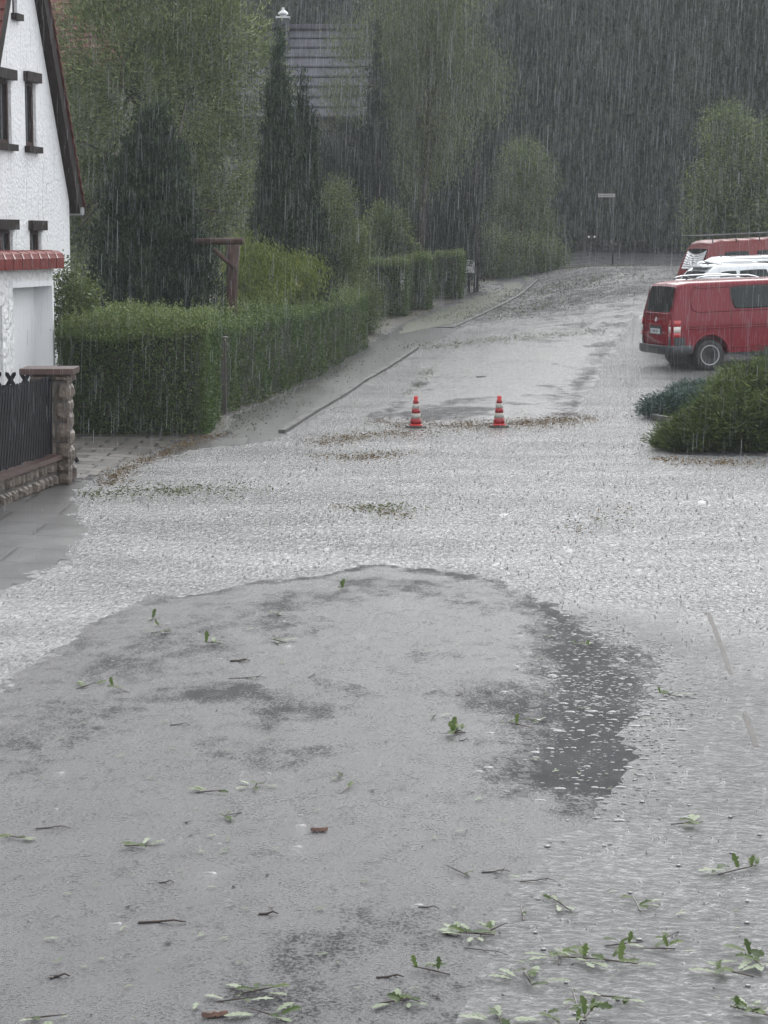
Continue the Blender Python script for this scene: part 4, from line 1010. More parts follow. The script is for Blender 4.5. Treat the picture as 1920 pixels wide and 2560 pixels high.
# ================================================================== VEHICLES
def vehicle(name, label, L, W, H, paint, topf, belt, tumble, tail, roofpaint=None, wheel_r=.33, axles=(.95, 3.95), sill=.38, win=(), rear_win=None, rails=None, wheelstyle='steel', group=None, nose=.25):
    """x from the tail (0) forward to L, y to the left side, z up. topf(x) roof/bonnet height."""
    e = empty(name, (0, 0, 0), 0, label, 'van' if 'van' in name else 'car', group)
    N = 40; xs = [L * k / N for k in range(N + 1)]; hw_ = W / 2
    def side_y(x, z):
        plan = 1 - .07 * max(0, (.5 - x) / .5) ** 2.2 - .14 * max(0, (x - (L - .9)) / .9) ** 2
        base = hw_ * plan
        if z < .55: y = base * (1 - .05 * ((.55 - z) / .3) ** 2)
        elif z < belt: y = base
        else: y = base - tumble * ((z - belt) / (H - belt)) ** 1.15
        return y
    def xt(x, z):                                   # slope of the tail and nose with height
        f = max(0, 1 - x / .9); g = max(0, 1 - (L - x) / .9)
        zz = max(0, z - belt) / (H - belt)
        return x + f * (tail * zz + .05 * abs(z - .8)) - g * nose * max(0, z - .6) / (H - .6) * .6
    zl = [0, .1, .25, .45, .62, .78, .9, 1.0]
    bm = bmesh.new(); rings = []
    for x in xs:
        T = topf(x); zs = [sill + (min(belt, T - .12) - sill) * k / 5 for k in range(6)]
        if T > belt + .15: up = [belt + (T - .10 - belt) * k / 4 for k in range(1, 5)]
        else: up = [min(belt, T - .12) + .02 * k for k in range(1, 5)]
        prof = [(side_y(x, z), z) for z in zs + up]; ye = prof[-1][0]; ze = prof[-1][1]
        for a in (18, 40, 62, 80): prof.append((ye - .14 * (1 - math.cos(R(a))), ze + (T - ze) * math.sin(R(a))))
        prof += [(ye * .55, T + .012), (0, T + .02)]
        ring = [bm.verts.new((xt(x, z), y, z)) for y, z in prof] + [bm.verts.new((xt(x, z), -y, z)) for y, z in reversed(prof[:-1])]
        rings.append(ring)
    nR = len(rings[0])
    for a, b in zip(rings, rings[1:]):
        for i in range(nR - 1): bm.faces.new((a[i], a[i + 1], b[i + 1], b[i]))
        bm.faces.new((a[nR - 1], a[0], b[0], b[nR - 1]))
    for rg, flip in ((rings[0], False), (rings[-1], True)):   # caps as strips left-right
        half = nR // 2
        for i in range(half):
            q = [rg[i], rg[i + 1], rg[nR - 2 - i], rg[nR - 1 - i]]
            if len(set(q)) == 4: bm.faces.new(q if flip else q[::-1])
            elif len(set(q)) == 3: bm.faces.new(list(dict.fromkeys(q)))
    # soften the tail edge
    es = [ed for ed in bm.edges if all(v in rings[0] for v in ed.verts) and len([f for f in ed.link_faces]) == 2 and any(set(ed.verts) == {rings[0][i], rings[0][(i + 1) % nR]} for i in range(nR))]
    bmesh.ops.bevel(bm, geom=es, offset=.05, segments=4, affect='EDGES', profile=.5)
    body = frombm('body', bm, paint, e, True)
    c = bmesh.new()
    for ax in axles:
        for sg in (-1, 1):
            bmesh.ops.create_cone(c, cap_ends=True, segments=40, radius1=wheel_r + .075, radius2=wheel_r + .075, depth=.62,
                                  matrix=Matrix.Translation((ax, sg * hw_, wheel_r + .02)) @ Matrix.Rotation(R(90), 4, 'X'))
    co = frombm('cutter', c, M['plastic'], None); apply_bool(body, co)
    for p in body.data.polygons: p.use_smooth = True
    body.data.set_sharp_from_angle(angle=R(38))
    for ax in axles:
        for sg in (-1, 1):
            wh = empty('wheel', (0, 0, 0)); wh.parent = e; wh.location = (ax, sg * (hw_ - .13), wheel_r)
            b_ = bmesh.new(); r_ = wheel_r; lathe(b_, [(r_ * .62, -.10), (r_ * .9, -.115), (r_ * .985, -.09), (r_, -.04), (r_, .04), (r_ * .985, .09), (r_ * .9, .115), (r_ * .62, .10)], 40, axis='Y'); frombm('tyre', b_, M['tyre'], wh, True)
            b_ = bmesh.new(); q = r_ * .66; s_ = sg
            def yy(v): return v * s_
            lathe(b_, [(q, yy(.09)), (q * .97, yy(.115)), (q * .88, yy(.10)), (q * .80, yy(.055)), (q * .62, yy(.05)), (q * .50, yy(.085)), (q * .42, yy(.095)), (q * .38, yy(.07)), (.01, yy(.07))], 40, axis='Y'); frombm('rim', b_, M['rim'], wh, True)
            b_ = bmesh.new()
            for k in range(16):
                a = 2 * math.pi * k / 16; bmesh.ops.create_cone(b_, cap_ends=True, segments=10, radius1=.019, radius2=.019, depth=.012, matrix=Matrix.Translation((math.cos(a) * q * .71, yy(.056), math.sin(a) * q * .71)) @ Matrix.Rotation(R(90), 4, 'X'))
            bmesh.ops.create_cone(b_, cap_ends=True, segments=24, radius1=q * .34, radius2=q * .26, depth=.03, matrix=Matrix.Translation((0, yy(.085), 0)) @ Matrix.Rotation(R(90 * s_), 4, 'X'))
            frombm('hub_cap', b_, M['rim_dark'], wh)
            b_ = bmesh.new(); bmesh.ops.create_cone(b_, cap_ends=True, segments=36, radius1=wheel_r + .07, radius2=wheel_r + .07, depth=.05, matrix=Matrix.Translation((ax, sg * (hw_ - .38), wheel_r + .02)) @ Matrix.Rotation(R(90), 4, 'X')); frombm('arch_liner', b_, M['plastic'], e)
    def patch(pts, o, mat, nm, parent=e, sg=-1, rad=.05, n=14, thick=.0):
        """rounded quad patch lying on the body side; pts (x,z) corners bl,br,tr,tl"""
        b_ = bmesh.new(); grid = {}
        P4 = [Vector((x, z)) for x, z in pts]
        for i in range(n + 1):
            for j in range(n + 1):
                a, b2 = i / n, j / n
                # squircle the unit square to round its corners
                ua, ub = 2 * a - 1, 2 * b2 - 1; k_ = .10
                ua2 = ua * math.sqrt(1 - k_ * ub * ub * abs(ua) ** 8); ub2 = ub * math.sqrt(1 - k_ * ua * ua * abs(ub) ** 8)
                a, b2 = (ua2 + 1) / 2, (ub2 + 1) / 2
                p = (P4[0] * (1 - a) + P4[1] * a) * (1 - b2) + (P4[3] * (1 - a) + P4[2] * a) * b2
                grid[i, j] = b_.verts.new((xt(p.x, p.y), sg * (side_y(p.x, p.y) + o), p.y))
        for i in range(n):
            for j in range(n): b_.faces.new((grid[i, j], grid[i + 1, j], grid[i + 1, j + 1], grid[i, j + 1]))
        ob = frombm(nm, b_, mat, parent, True)
        if thick:
            md = ob.modifiers.new('s', 'SOLIDIFY'); md.thickness = thick; md.offset = 0
        return ob
    def tailpatch(ys, zs, o, mat, nm, parent=e, n=10, round_=.12, arc=0):
        b_ = bmesh.new(); grid = {}; y0, y1 = ys; z0, z1 = zs
        for i in range(n + 1):
            for j in range(n + 1):
                ua, ub = 2 * i / n - 1, 2 * j / n - 1; k_ = round_
                ua2 = ua * math.sqrt(1 - k_ * ub * ub * abs(ua) ** 8); ub2 = ub * math.sqrt(1 - k_ * ua * ua * abs(ub) ** 8)
                z = z0 + (z1 - z0) * (ub2 + 1) / 2; y = y0 + (y1 - y0) * (ua2 + 1) / 2
                grid[i, j] = b_.verts.new((xt(0, z) - o + arc * (y / hw_) ** 2, y, z))
        for i in range(n):
            for j in range(n): b_.faces.new((grid[i, j], grid[i, j + 1], grid[i + 1, j + 1], grid[i + 1, j]))
        return frombm(nm, b_, mat, parent, True)
    for wn in win:
        for sg in (-1, 1): patch(wn, .006, M['glass_tint'], 'side_window', sg=sg, thick=.008)
    if rear_win: tailpatch(*rear_win, .008, M['glass'], 'rear_window')
    return e, patch, tailpatch, side_y, xt, body

# ---- red van in front
VL, VW, VH = 4.90, 1.90, 1.93
def van_top(x):
    if x < 3.35: return VH - .05 * max(0, (.5 - x) / .5) ** 2 - .02 * max(0, (x - 2.5) / .85) ** 2
    if x < 4.15: return VH - .02 - (x - 3.35) / .8 * .78
    return 1.13 - (x - 4.15) * .22
van, patch, tailp, sy_, xt_, vbody = vehicle('red_van', 'dark red panel van parked nearest the road with its tail towards the flooded street', VL, VW, VH, M['van_red'], van_top, 1.10, .13, .17,
    win=[((1.44, 1.32), (2.75, 1.32), (2.70, 1.80), (1.38, 1.80))], rear_win=((-.72, .72), (1.29, 1.84)), wheel_r=.34, axles=(.88, 3.88))
# ribs, seams and mouldings of the van side
def sideline(pts, mat, nm, parent=van, w=.012, o=.006, sg=-1, xt=xt_, sy=sy_):
    bm = bmesh.new(); P = [Vector((xt(x, z), sg * (sy(x, z) + o), z)) for x, z in pts]; tube(bm, P, w, 6); return frombm(nm, bm, mat, parent, True)
M['van_dark'] = pm('van_seam', (.05, .004, .006), .5); M['van_lite'] = M['van_red']
for sg in (-1, 1):
    rr = [(.40, 1.70), (.40, 1.47), (.46, 1.34), (.56, 1.290)] + [(.7 + k * .15, 1.285) for k in range(20)]
    sideline([(1.36, 1.80), (.9, 1.80), (.54, 1.795), (.43, 1.76)] + rr, M['van_red'], 'panel_rib', w=.016, sg=sg)
    sideline([(.40 + k * .2, .93) for k in range(18)], M['van_red'], 'belt_moulding', w=.022, sg=sg)
    sideline([(.40 + k * .2, .965) for k in range(18)], M['van_dark'], 'belt_seam', w=.006, o=.004, sg=sg)
    sideline([(1.38, z) for z in (.42, .6, .8, 1.0, 1.2, 1.5, 1.78)], M['van_dark'], 'door_seam', w=.006, o=.002, sg=sg)
    sideline([(3.25, z) for z in (.42, .6, .8, 1.0, 1.2, 1.5, 1.74)], M['van_dark'], 'door_seam', w=.006, o=.002, sg=sg)
    sideline([(1.4 + k * .2, .50) for k in range(10)], M['van_red'], 'sill_rib', w=.014, sg=sg)
    sideline([(.45 + k * .25, 1.815) for k in range(12)], M['van_dark'], 'roof_gutter', w=.010, o=.0, sg=sg)
    P = [(.88 + (.34 + .10) * math.cos(R(a)), .36 + (.34 + .10) * math.sin(R(a))) for a in range(5, 180, 9)]
    sideline(P, M['van_red'], 'wheel_arch_lip', w=.024, o=-.002, sg=sg)
for sg in (-1, 1):
    # tail lamp wraps the corner
    lp = empty('tail_lamp', (0, 0, 0)); lp.parent = van
    for z0, z1, mt in ((.99, 1.12, 'lamp_red'), (.86, .985, 'lamp_white'), (.76, .855, 'lamp_red')):
        b_ = bmesh.new(); n = 6; g = {}
        path = [(.20, sy_(.20, .9) + .008), (.10, sy_(.10, .9) + .010), (.03, sy_(.03, .9) - .006), (-.008, sy_(0, .9) - .05), (-.014, sy_(0, .9) - .13)]
        for i, (x, y) in enumerate(path):
            for j in range(3): z = z0 + (z1 - z0) * j / 2; g[i, j] = b_.verts.new((xt_(x if x > 0 else 0, z) + min(x, 0), sg * y, z))
        for i in range(len(path) - 1):
            for j in range(2): b_.faces.new((g[i, j], g[i + 1, j], g[i + 1, j + 1], g[i, j + 1]))
        ob = frombm('lens', b_, M[mt], lp, True); md = ob.modifiers.new('s', 'SOLIDIFY'); md.thickness = .012; md.offset = 1 if sg > 0 else -1
    b_ = bmesh.new(); g = {}
    path = [(.30, sy_(.30, .7) + .006), (.10, sy_(.10, .7) + .010), (.03, sy_(.03, .7) - .006), (-.008, sy_(0, .7) - .05), (-.014, sy_(0, .7) - .14)]
    for i, (x, y) in enumerate(path):
        for j in range(3): z = .57 + .18 * j / 2; g[i, j] = b_.verts.new((xt_(max(x, 0), z) + min(x, 0), sg * y, z))
    for i in range(4):
        for j in range(2): b_.faces.new((g[i, j], g[i + 1, j], g[i + 1, j + 1], g[i, j + 1]))
    frombm('corner_panel', b_, M['plastic'], van, True)
# bumper wrapping round the tail
bm = bmesh.new(); rings = []
pth = [(.46, VW / 2 - .01), (.20, VW / 2 - .0), (.06, VW / 2 - .03), (-.03, VW / 2 - .12), (-.085, VW / 2 - .35), (-.10, 0)]
pth = pth + [(x, -y) for x, y in reversed(pth[:-1])]
for i, (x, y) in enumerate(pth):
    a = Vector(pth[max(i - 1, 0)]); b = Vector(pth[min(i + 1, len(pth) - 1)]); d = (b - a).normalized(); n_ = Vector((d.y, -d.x)) * -1
    if i == 0: n_ = Vector((0, 1))
    if i == len(pth) - 1: n_ = Vector((0, -1))
    if n_.dot(Vector((x - 1.0, y))) < 0: n_ = -n_
    c = Vector((x, y)); rings.append([bm.verts.new((*(c + n_ * o), z)) for o, z in ((-.06, .575), (.025, .58), (.04, .555), (.04, .44), (.02, .39), (-.10, .38))])
for a, b in zip(rings, rings[1:]):
    for i in range(6): bm.faces.new((a[i], a[(i + 1) % 6], b[(i + 1) % 6], b[i]))
bm.faces.new(rings[0]); bm.faces.new(rings[-1][::-1]); frombm('rear_bumper', bm, M['plastic'], van, True).data.set_sharp_from_angle(angle=R(50))
# tailgate furniture
bm = bmesh.new(); box(bm, (xt_(0, .86) - .012, -.34, .80), (xt_(0, .86) + .05, .34, 1.00)); rec = frombm('plate_recess', bm, M['plastic'], van)
bm = bmesh.new(); box(bm, (xt_(0, .86) - .026, -.26, .815), (xt_(0, .86) - .014, .26, .925), bev=.003); plt = frombm('number_plate', bm, M['plate'], van)
me = textmesh('G HA 574', .10); me.transform(Matrix.Scale(.95, 4, (1, 0, 0))); lt = link('lettering', me, M['ink'], plt)
lt.rotation_euler = (R(90), 0, R(-90)); lt.location = (xt_(0, .86) - .0285, 0, .87)
bm = bmesh.new(); box(bm, (xt_(0, 1.0) - .035, -.36, .985), (xt_(0, 1.0), .36, 1.03), bev=.008); frombm('grab_strip', bm, M['van_red'], van)
bm = bmesh.new()
bmesh.ops.create_uvsphere(bm, u_segments=4, v_segments=3, radius=.001); bm.clear()
tube(bm, [(xt_(0, 1.12) - .012, .055 * math.cos(R(a)), 1.12 + .055 * math.sin(R(a))) for a in range(0, 361, 20)], .006, 6)
x_ = xt_(0, 1.12) - .012
tube(bm, [(x_, -.030, 1.160), (x_, -.010, 1.118), (x_, 0, 1.135), (x_, .010, 1.118), (x_, .030, 1.160)], .005, 5)
tube(bm, [(x_, -.045, 1.140), (x_, -.022, 1.078), (x_, 0, 1.108), (x_, .022, 1.078), (x_, .045, 1.140)], .005, 5); frombm('badge', bm, M['chrome'], van, True)
bm = bmesh.new(); tube(bm, [(xt_(0, 1.27) - .012, -.74, 1.275), (xt_(0, 1.26) - .018, -.6, 1.26), (xt_(0, 1.26) - .018, .6, 1.26), (xt_(0, 1.27) - .012, .74, 1.275)], .010, 6); frombm('window_trim', bm, M['van_red'], van, True)
bm = bmesh.new()
for y in (-.80, .80): tube(bm, [(xt_(0, z) - .006, y, z) for z in (.52, .8, 1.1, 1.4, 1.84)], .006, 5)
frombm('tailgate_seam', bm, M['van_dark'], van)
for sg in (-1, 1): patch(((.47, .33), (4.2, .33), (4.2, .40), (.47, .40)), .004, M['van_red'], 'lower_sill', sg=sg) if False else None
bm = bmesh.new(); box(bm, (.5, -.62, .32), (4.4, .62, .48)); frombm('underbody', bm, M['plastic'], van)
def place(v, u, vb, phi, axle_x, half_w, pitch=0.0, z=None, Y=None):
    """put the right rear wheel's ground contact where the photo has it"""
    p = hit(u, vb) if Y is None else Vector((at(u, vb, Y).x, Y, 0))
    h = Vector((math.cos(phi), math.sin(phi), 0)); s = Vector((-math.sin(phi), math.cos(phi), 0))
    o = p - h * axle_x + s * half_w
    rot = Matrix.Rotation(phi, 4, 'Z') @ Matrix.Rotation(-pitch, 4, 'Y')
    cz = gzf(p.x, p.y) if z is None else z
    v.rotation_mode = 'XYZ'; v.rotation_euler = rot.to_euler()
    lift = math.sin(pitch) * axle_x
    v.location = (o.x, o.y, cz - lift - .008)
place(van, 1771, 926, R(14.5), .88, VW / 2 - .13, R(2.0))

# ---- parked cars behind
def car_top(H, L, bonnet=.95):
    def f(x):
        if x < .35: return H - .14 + .14 * math.sin(R(90) * x / .35) * 1.0
        if x < 2.0: return H
        if x < 3.35: return H - (H - bonnet - .02) * ((x - 2.0) / 1.35) ** 1.6
        return bonnet - .14 * ((x - 3.35) / (L - 3.35)) ** 1.5
    return f
def parked_car(name, label, paint, H, L, u, Y, z_roof, phi, spoiler=False, rails=True, antenna=False, W=1.80, belt=.95):
    tf = car_top(H, L); 
    c, pt, tp, sy, xt, bd = vehicle(name, label, L, W, H, M[paint], tf, belt, .20, .50, win=[((.42, belt + .06), (1.15, belt + .05), (1.15, H - .14), (.62, H - .16)), ((1.22, belt + .05), (2.05, belt + .05), (1.95, H - .13), (1.22, H - .14)), ((2.12, belt + .05), (2.98, belt + .05), (2.45, H - .20), (2.02, H - .14))],
        rear_win=((-.60, .60), (belt + .06, H - .14)), wheel_r=.32, axles=(.80, 3.40), group='cars parked side by side behind the red van')
    tp((-.86, .86), (.42, .62), .01, M['plastic'], 'rear_bumper')
    for sg in (-1, 1): tp((.50 * sg if sg > 0 else -.84, .84 if sg > 0 else -.50), (.74, .90), .012, M['lamp_red'], 'tail_lamp')
    if rails:
        for sg in (-1, 1):
            bm = bmesh.new(); yb = W / 2 - .27; pp = []
            for k in range(15):
                x = .35 + k * .15; pp.append((xt(x, tf(x)), sg * yb, tf(x) + .065 * math.sin(math.pi * min(1, max(.0, (k / 14)))) ** .4 + .015))
            tube(bm, pp, .018, 6); frombm('roof_rail', bm, M['chrome'], c, True)
    if spoiler:
        bm = bmesh.new(); box(bm, (xt(0, H) - .22, -.60, H - .045), (xt(0, H) + .12, .60, H - .005), bev=.012); frombm('spoiler', bm, M[paint], c)
    if antenna:
        bm = bmesh.new(); tube(bm, [(.75, 0, H), (.62, 0, H + .06), (.48, 0, H + .26)], [.03, .008, .004], 6); frombm('antenna', bm, M['plastic'], c, True)
    else:
        bm = bmesh.new(); tube(bm, [(.80, 0, H), (.72, 0, H + .05), (.62, 0, H + .09)], [.05, .03, .008], 6); frombm('antenna', bm, M['plastic'], c, True)
    p = at(u, 700, Y); c.rotation_euler = (Matrix.Rotation(phi, 4, 'Z') @ Matrix.Rotation(-R(2.0), 4, 'Y')).to_euler()
    c.location = (p.x, Y, z_roof - H); return c
PHI = R(14.5)
cars = []
# (tail centre pixel, depth, roof height from the photo row)
def zrow(v, Y): return CH + (HOR - v) / px_m(Y)
parked_car('parked_car', 'grey car with chrome roof rail directly behind the red van', 'car_grey', 1.62, 4.5, 1650, 51.6, zrow(701, 51.4), PHI)
parked_car('parked_car', 'white hatchback with roof spoiler and pale rails, second beyond the red van', 'car_white', 1.62, 4.4, 1706, 54.0, zrow(664, 54.0), PHI, spoiler=True)
parked_car('parked_car', 'silver car with whip antenna between the white car and the red camper van', 'car_silver', 1.55, 4.6, 1745, 56.6, zrow(644, 56.6), PHI, rails=False, antenna=True)
# ---- older red camper van with roof rack
def t3_top(x):
    if x < 3.3: return 1.93 - .08 * max(0, (.4 - x) / .4) ** 2
    return max(1.0, 1.93 - (x - 3.3) * .75)
t3, p3, tp3, sy3, xt3, b3 = vehicle('camper_van', 'faded red camper van with roof rack and silver foil screen in its rear window', 4.5, 1.85, 1.93, M['old_red'], t3_top, 1.05, .16, .34,
    win=[((.55, 1.16), (1.40, 1.16), (1.40, 1.62), (.62, 1.62)), ((1.62, 1.16), (2.50, 1.16), (2.50, 1.62), (1.62, 1.62)), ((2.65, 1.16), (3.4, 1.16), (3.25, 1.62), (2.65, 1.62))], rear_win=((-.68, .68), (1.16, 1.72)), wheel_r=.32, axles=(.95, 3.4))
b_ = bmesh.new(); g = {}; n = 24
for i in range(n + 1):
    for j in range(n + 1):
        y = -.64 + 1.28 * i / n; sag = .10 * (1 - (2 * i / n - 1) ** 2); z = 1.18 + (.50 - sag) * j / n
        g[i, j] = b_.verts.new((xt3(0, z) - .017 - .009 * math.sin(j * 1.9 + .6 * math.sin(i)) - .004 * random.random(), y, z))
for i in range(n):
    for j in range(n): b_.faces.new((g[i, j], g[i, j + 1], g[i + 1, j + 1], g[i + 1, j]))
frombm('foil_screen', b_, M['foil'], t3, False)
rack = empty('roof_rack', (0, 0, 0)); rack.parent = t3
for k in range(5):
    bm = bmesh.new(); x = .35 + k * .68; tube(bm, [(x, -.86, 1.86), (x, -.80, 2.05), (x, .80, 2.05), (x, .86, 1.86)], .016, 6); frombm('rack_bar', bm, M['rim_dark'], rack, True)
bm = bmesh.new()
for y in (-.80, .80): tube(bm, [(.20, y, 2.06), (3.4, y, 2.06)], .022, 6)
tube(bm, [(.20, -.8, 2.06), (.20, .8, 2.06)], .022, 6)
for k in range(7): box(bm, (.25 + k * .45, -.8, 2.05), (.33 + k * .45, .8, 2.07))
frombm('rack_frame', bm, M['rim_dark'], rack)
for sg in (-1, 1):
    tp3((.60 * sg if sg > 0 else -.85, .85 if sg > 0 else -.60), (.72, .92), .012, M['lamp_red'], 'tail_lamp')
    sd_ = [(.4 + k * .2, 1.08) for k in range(14)]; sideline(sd_, M['chrome'], 'side_trim', t3, .008, .004, sg, xt3, sy3)
p = at(1732, 640, 59.2); t3.rotation_euler = (Matrix.Rotation(R(15), 4, 'Z') @ Matrix.Rotation(-R(2.5), 4, 'Y')).to_euler(); t3.location = (p.x, 59.6, zrow(603, 59.6) - 1.93)

# ================================================================== CONES, MAILBOX, SIGN, BEAM
def cone(u, v, label, rz):
    p = hit(u, v); e = empty('traffic_cone', (p.x, p.y + .14, p.z - .004), rz, label, 'traffic cone', 'pair of red and white traffic cones at the water edge')
    H = .50
    bm = bmesh.new(); r_ = []
    for k in range(8):
        a = 2 * math.pi * (k + .5) / 8; c_ = .155 / math.cos(math.pi / 8) * (1.0)
        r_.append((c_ * math.cos(a), c_ * math.sin(a)))
    for z, s_ in ((0, 1), (.030, 1), (.036, .94)): pass
    rings = [[bm.verts.new((x * s_, y * s_, z)) for x, y in r_] for z, s_ in ((0, 1), (.028, 1), (.038, .93))]
    for a, b in zip(rings, rings[1:]):
        for k in range(8): bm.faces.new((a[k], a[(k + 1) % 8], b[(k + 1) % 8], b[k]))
    bm.faces.new(rings[0][::-1]); bm.faces.new(rings[-1]); frombm('base', bm, M['rubber'], e)
    def rad(z): return .092 - (.092 - .036) * (z - .038) / (H - .075)
    bm = bmesh.new(); lathe(bm, [(.110, .038), (.108, .050), (rad(.055), .058), (rad(.44), .44), (.034, .450), (.030, .455), (.034, .470), (.034, .50), (.022, .50), (.020, .46)], 32); frombm('cone_body', bm, M['cone_red'], e, True)
    for z0, z1, mt, nm in ((.062, .150, 'cone_dark', 'red_band'), (.150, .232, 'cone_band', 'white_band'), (.232, .308, 'cone_dark', 'red_band'), (.308, .384, 'cone_band', 'white_band'), (.384, .442, 'cone_dark', 'red_band')):
        bm = bmesh.new(); lathe(bm, [(rad(z0) + .0005, z0 + .001), (rad(z0) + .002, z0 + .001), (rad(z1) + .002, z1 - .001), (rad(z1) + .0005, z1 - .001)], 32); frombm(nm, bm, M[mt], e, True)
    return e
cone(1040, 1071, 'left one of the two red and white striped traffic cones on the wet street', .25)
cone(1249, 1070, 'right one of the two red and white striped traffic cones, by the leaf litter', -.1)
ym = 74.0; p = at(1173, 682, ym)
mb = empty('mailbox', (p.x, ym, gzf(p.x, ym)), 0, 'small pale grey mailbox with rounded top on a post by the far hedge', 'mailbox')
zz = p.z - mb.location.z; bm = bmesh.new(); prof = [(-.18, 0), (.18, 0), (.18, .37)] + [(.18 * math.cos(R(a)), .37 + .06 * math.sin(R(a))) for a in (30, 60, 90, 120, 150)] + [(-.18, .37)]
f_ = [bm.verts.new((x, -.08, z + zz)) for x, z in prof]; k_ = [bm.verts.new((x, .08, z + zz)) for x, z in prof]; bm.faces.new(f_); bm.faces.new(k_[::-1])
for i in range(len(prof)): bm.faces.new((f_[i], k_[i], k_[(i + 1) % len(prof)], f_[(i + 1) % len(prof)]))
frombm('box', bm, M['mailbox'], mb)
bm = bmesh.new(); box(bm, (-.195, -.10, zz + .37), (.195, .10, zz + .395)); box(bm, (-.11, -.087, zz + .23), (.11, -.081, zz + .25)); frombm('lid', bm, M['metal'], mb)
bm = bmesh.new(); tube(bm, [(0, 0, -.1), (0, 0, zz)], .035, 10); frombm('post', bm, M['rim_dark'], mb, True)
ys = 92.0; p = at(1495, 493, ys); q = at(1534, 485, ys)
sg_ = empty('street_sign', (q.x, ys, gzf(q.x, ys)), 0, 'white street name sign with dark lettering on a tall pole before the dark wood', 'sign')
zb = p.z - sg_.location.z; wS = q.x - p.x; bm = bmesh.new(); hS = .145
pr = [(-wS, zb), (.06, zb), (.06, zb + hS), (-wS, zb + hS)]
f_ = [bm.verts.new((x, -.05, z)) for x, z in pr]; k_ = [bm.verts.new((x, -.03, z)) for x, z in pr]; bm.faces.new(f_); bm.faces.new(k_[::-1])
for i in range(4): bm.faces.new((f_[i], k_[i], k_[(i + 1) % 4], f_[(i + 1) % 4]))
fc = frombm('sign_plate', bm, M['sign'], sg_)
me = textmesh('Am Wiesenweg', .085); lt = link('lettering', me, M['ink'], fc); lt.rotation_euler = (R(90), 0, 0); lt.location = (-wS / 2, -.0535, zb + hS / 2)
bm = bmesh.new(); tube(bm, [(0, 0, -.2), (0, 0, zb + hS + .03)], .03, 10); frombm('pole', bm, M['metal'], sg_, True)
yr = 100.0; p = at(1479, 592, yr)
rb = empty('reflector_post', (p.x, yr, gzf(p.x, yr)), 0, 'dark low post frame carrying two small white round reflectors at the end of the road', 'reflector')
zz = p.z - rb.location.z; bm = bmesh.new(); box(bm, (-.22, -.02, zz - .08), (.22, .02, zz + .08)); frombm('board', bm, M['rim_dark'], rb)
bm = bmesh.new(); [tube(bm, [(x, .04, -.1), (x, .04, zz - .05)], .025, 8) for x in (-.15, .15)]; frombm('frame', bm, M['rim_dark'], rb)
for x in (-.13, .13):
    bm = bmesh.new(); bmesh.ops.create_cone(bm, cap_ends=True, segments=16, radius1=.045, radius2=.04, depth=.02, matrix=Matrix.Translation((x, -.032, zz)) @ Matrix.Rotation(R(90), 4, 'X')); frombm('reflector', bm, M['refl'], rb)
# rustic T shaped beam
yb = 40.0; p = at(580, 745, yb); tb = empty('wooden_frame', (p.x, yb, 0), 0, 'rustic brown wooden post with crossbeam and diagonal brace above the long hedge', 'garden frame')
def P_(u, v): w_ = at(u, v, yb); return Vector((w_.x - p.x, 0, w_.z))
bm = bmesh.new(); tube(bm, [Vector((P_(578, 760).x, 0, -.1)), P_(580, 760), P_(581, 690), P_(583, 612)], [.10, .095, .10, .13], 10); frombm('post', bm, M['post_wood'], tb, True)
bm = bmesh.new(); a_, b2_ = P_(532, 604), P_(608, 603); a_.y = -.05; b2_.y = -.05; a_ += Vector((-.35, .3, 0)); tube(bm, [a_, b2_], [.062, .062], 10); frombm('crossbeam', bm, M['post_wood'], tb, True)
bm = bmesh.new(); a_, b2_ = P_(536, 622), P_(588, 668); a_.y = b2_.y = -.14; tube(bm, [a_, a_.lerp(b2_, .5) + Vector((.0, 0, -.02)), b2_], [.035, .042, .045], 10); frombm('brace', bm, M['post_wood'], tb, True)

# ================================================================== DEBRIS ON THE ROAD
gzg = ground_z.reshape(NY, NX)
def surf(x, y):
    i = min(max(int(np.searchsorted(gy, y)) - 1, 0), NY - 2); j = min(max(int(np.searchsorted(gx, x)) - 1, 0), NX - 2)
    fy = (y - gy[i]) / (gy[i + 1] - gy[i]); fx_ = (x - gx[j]) / (gx[j + 1] - gx[j])
    z = gzg[i, j] * (1 - fx_) * (1 - fy) + gzg[i, j + 1] * fx_ * (1 - fy) + gzg[i + 1, j] * (1 - fx_) * fy + gzg[i + 1, j + 1] * fx_ * fy
    return max(float(z), gzf(x, y) + .004)
def setts():
    bm = bmesh.new(); rr = random.Random(4); pts = [G(1354, 1532), G(1336, 1700), G(1318, 1880), G(1302, 2010)]
    for a, b in zip(pts, pts[1:]):
        n = int((b - a).length / .125)
        for k in range(n):
            if rr.random() < .08: continue
            c = a.lerp(b, k / n) + Vector((rr.gauss(0, .006), 0, 0)); z = surf(c.x, c.y) + rr.uniform(.0, .003); w_, l_ = rr.uniform(.030, .040), rr.uniform(.045, .056)
            box(bm, (c.x - w_, c.y - l_, z - .03), (c.x + w_, c.y + l_, z), bev=.010)
    o = frombm('gutter_line', bm, M['asphalt_edge']); o['kind'] = 'structure'
setts()
def on_ground(u, v):
    p = G(u, v, .03); return Vector((p.x, p.y, surf(p.x, p.y)))
OAK = [(0, 0), (.10, .05), (.16, .14), (.30, .12), (.40, .22), (.46, .12), (.56, .16), (.68, .28), (.74, .15), (.84, .15), (.93, .12), (1.0, 0)]
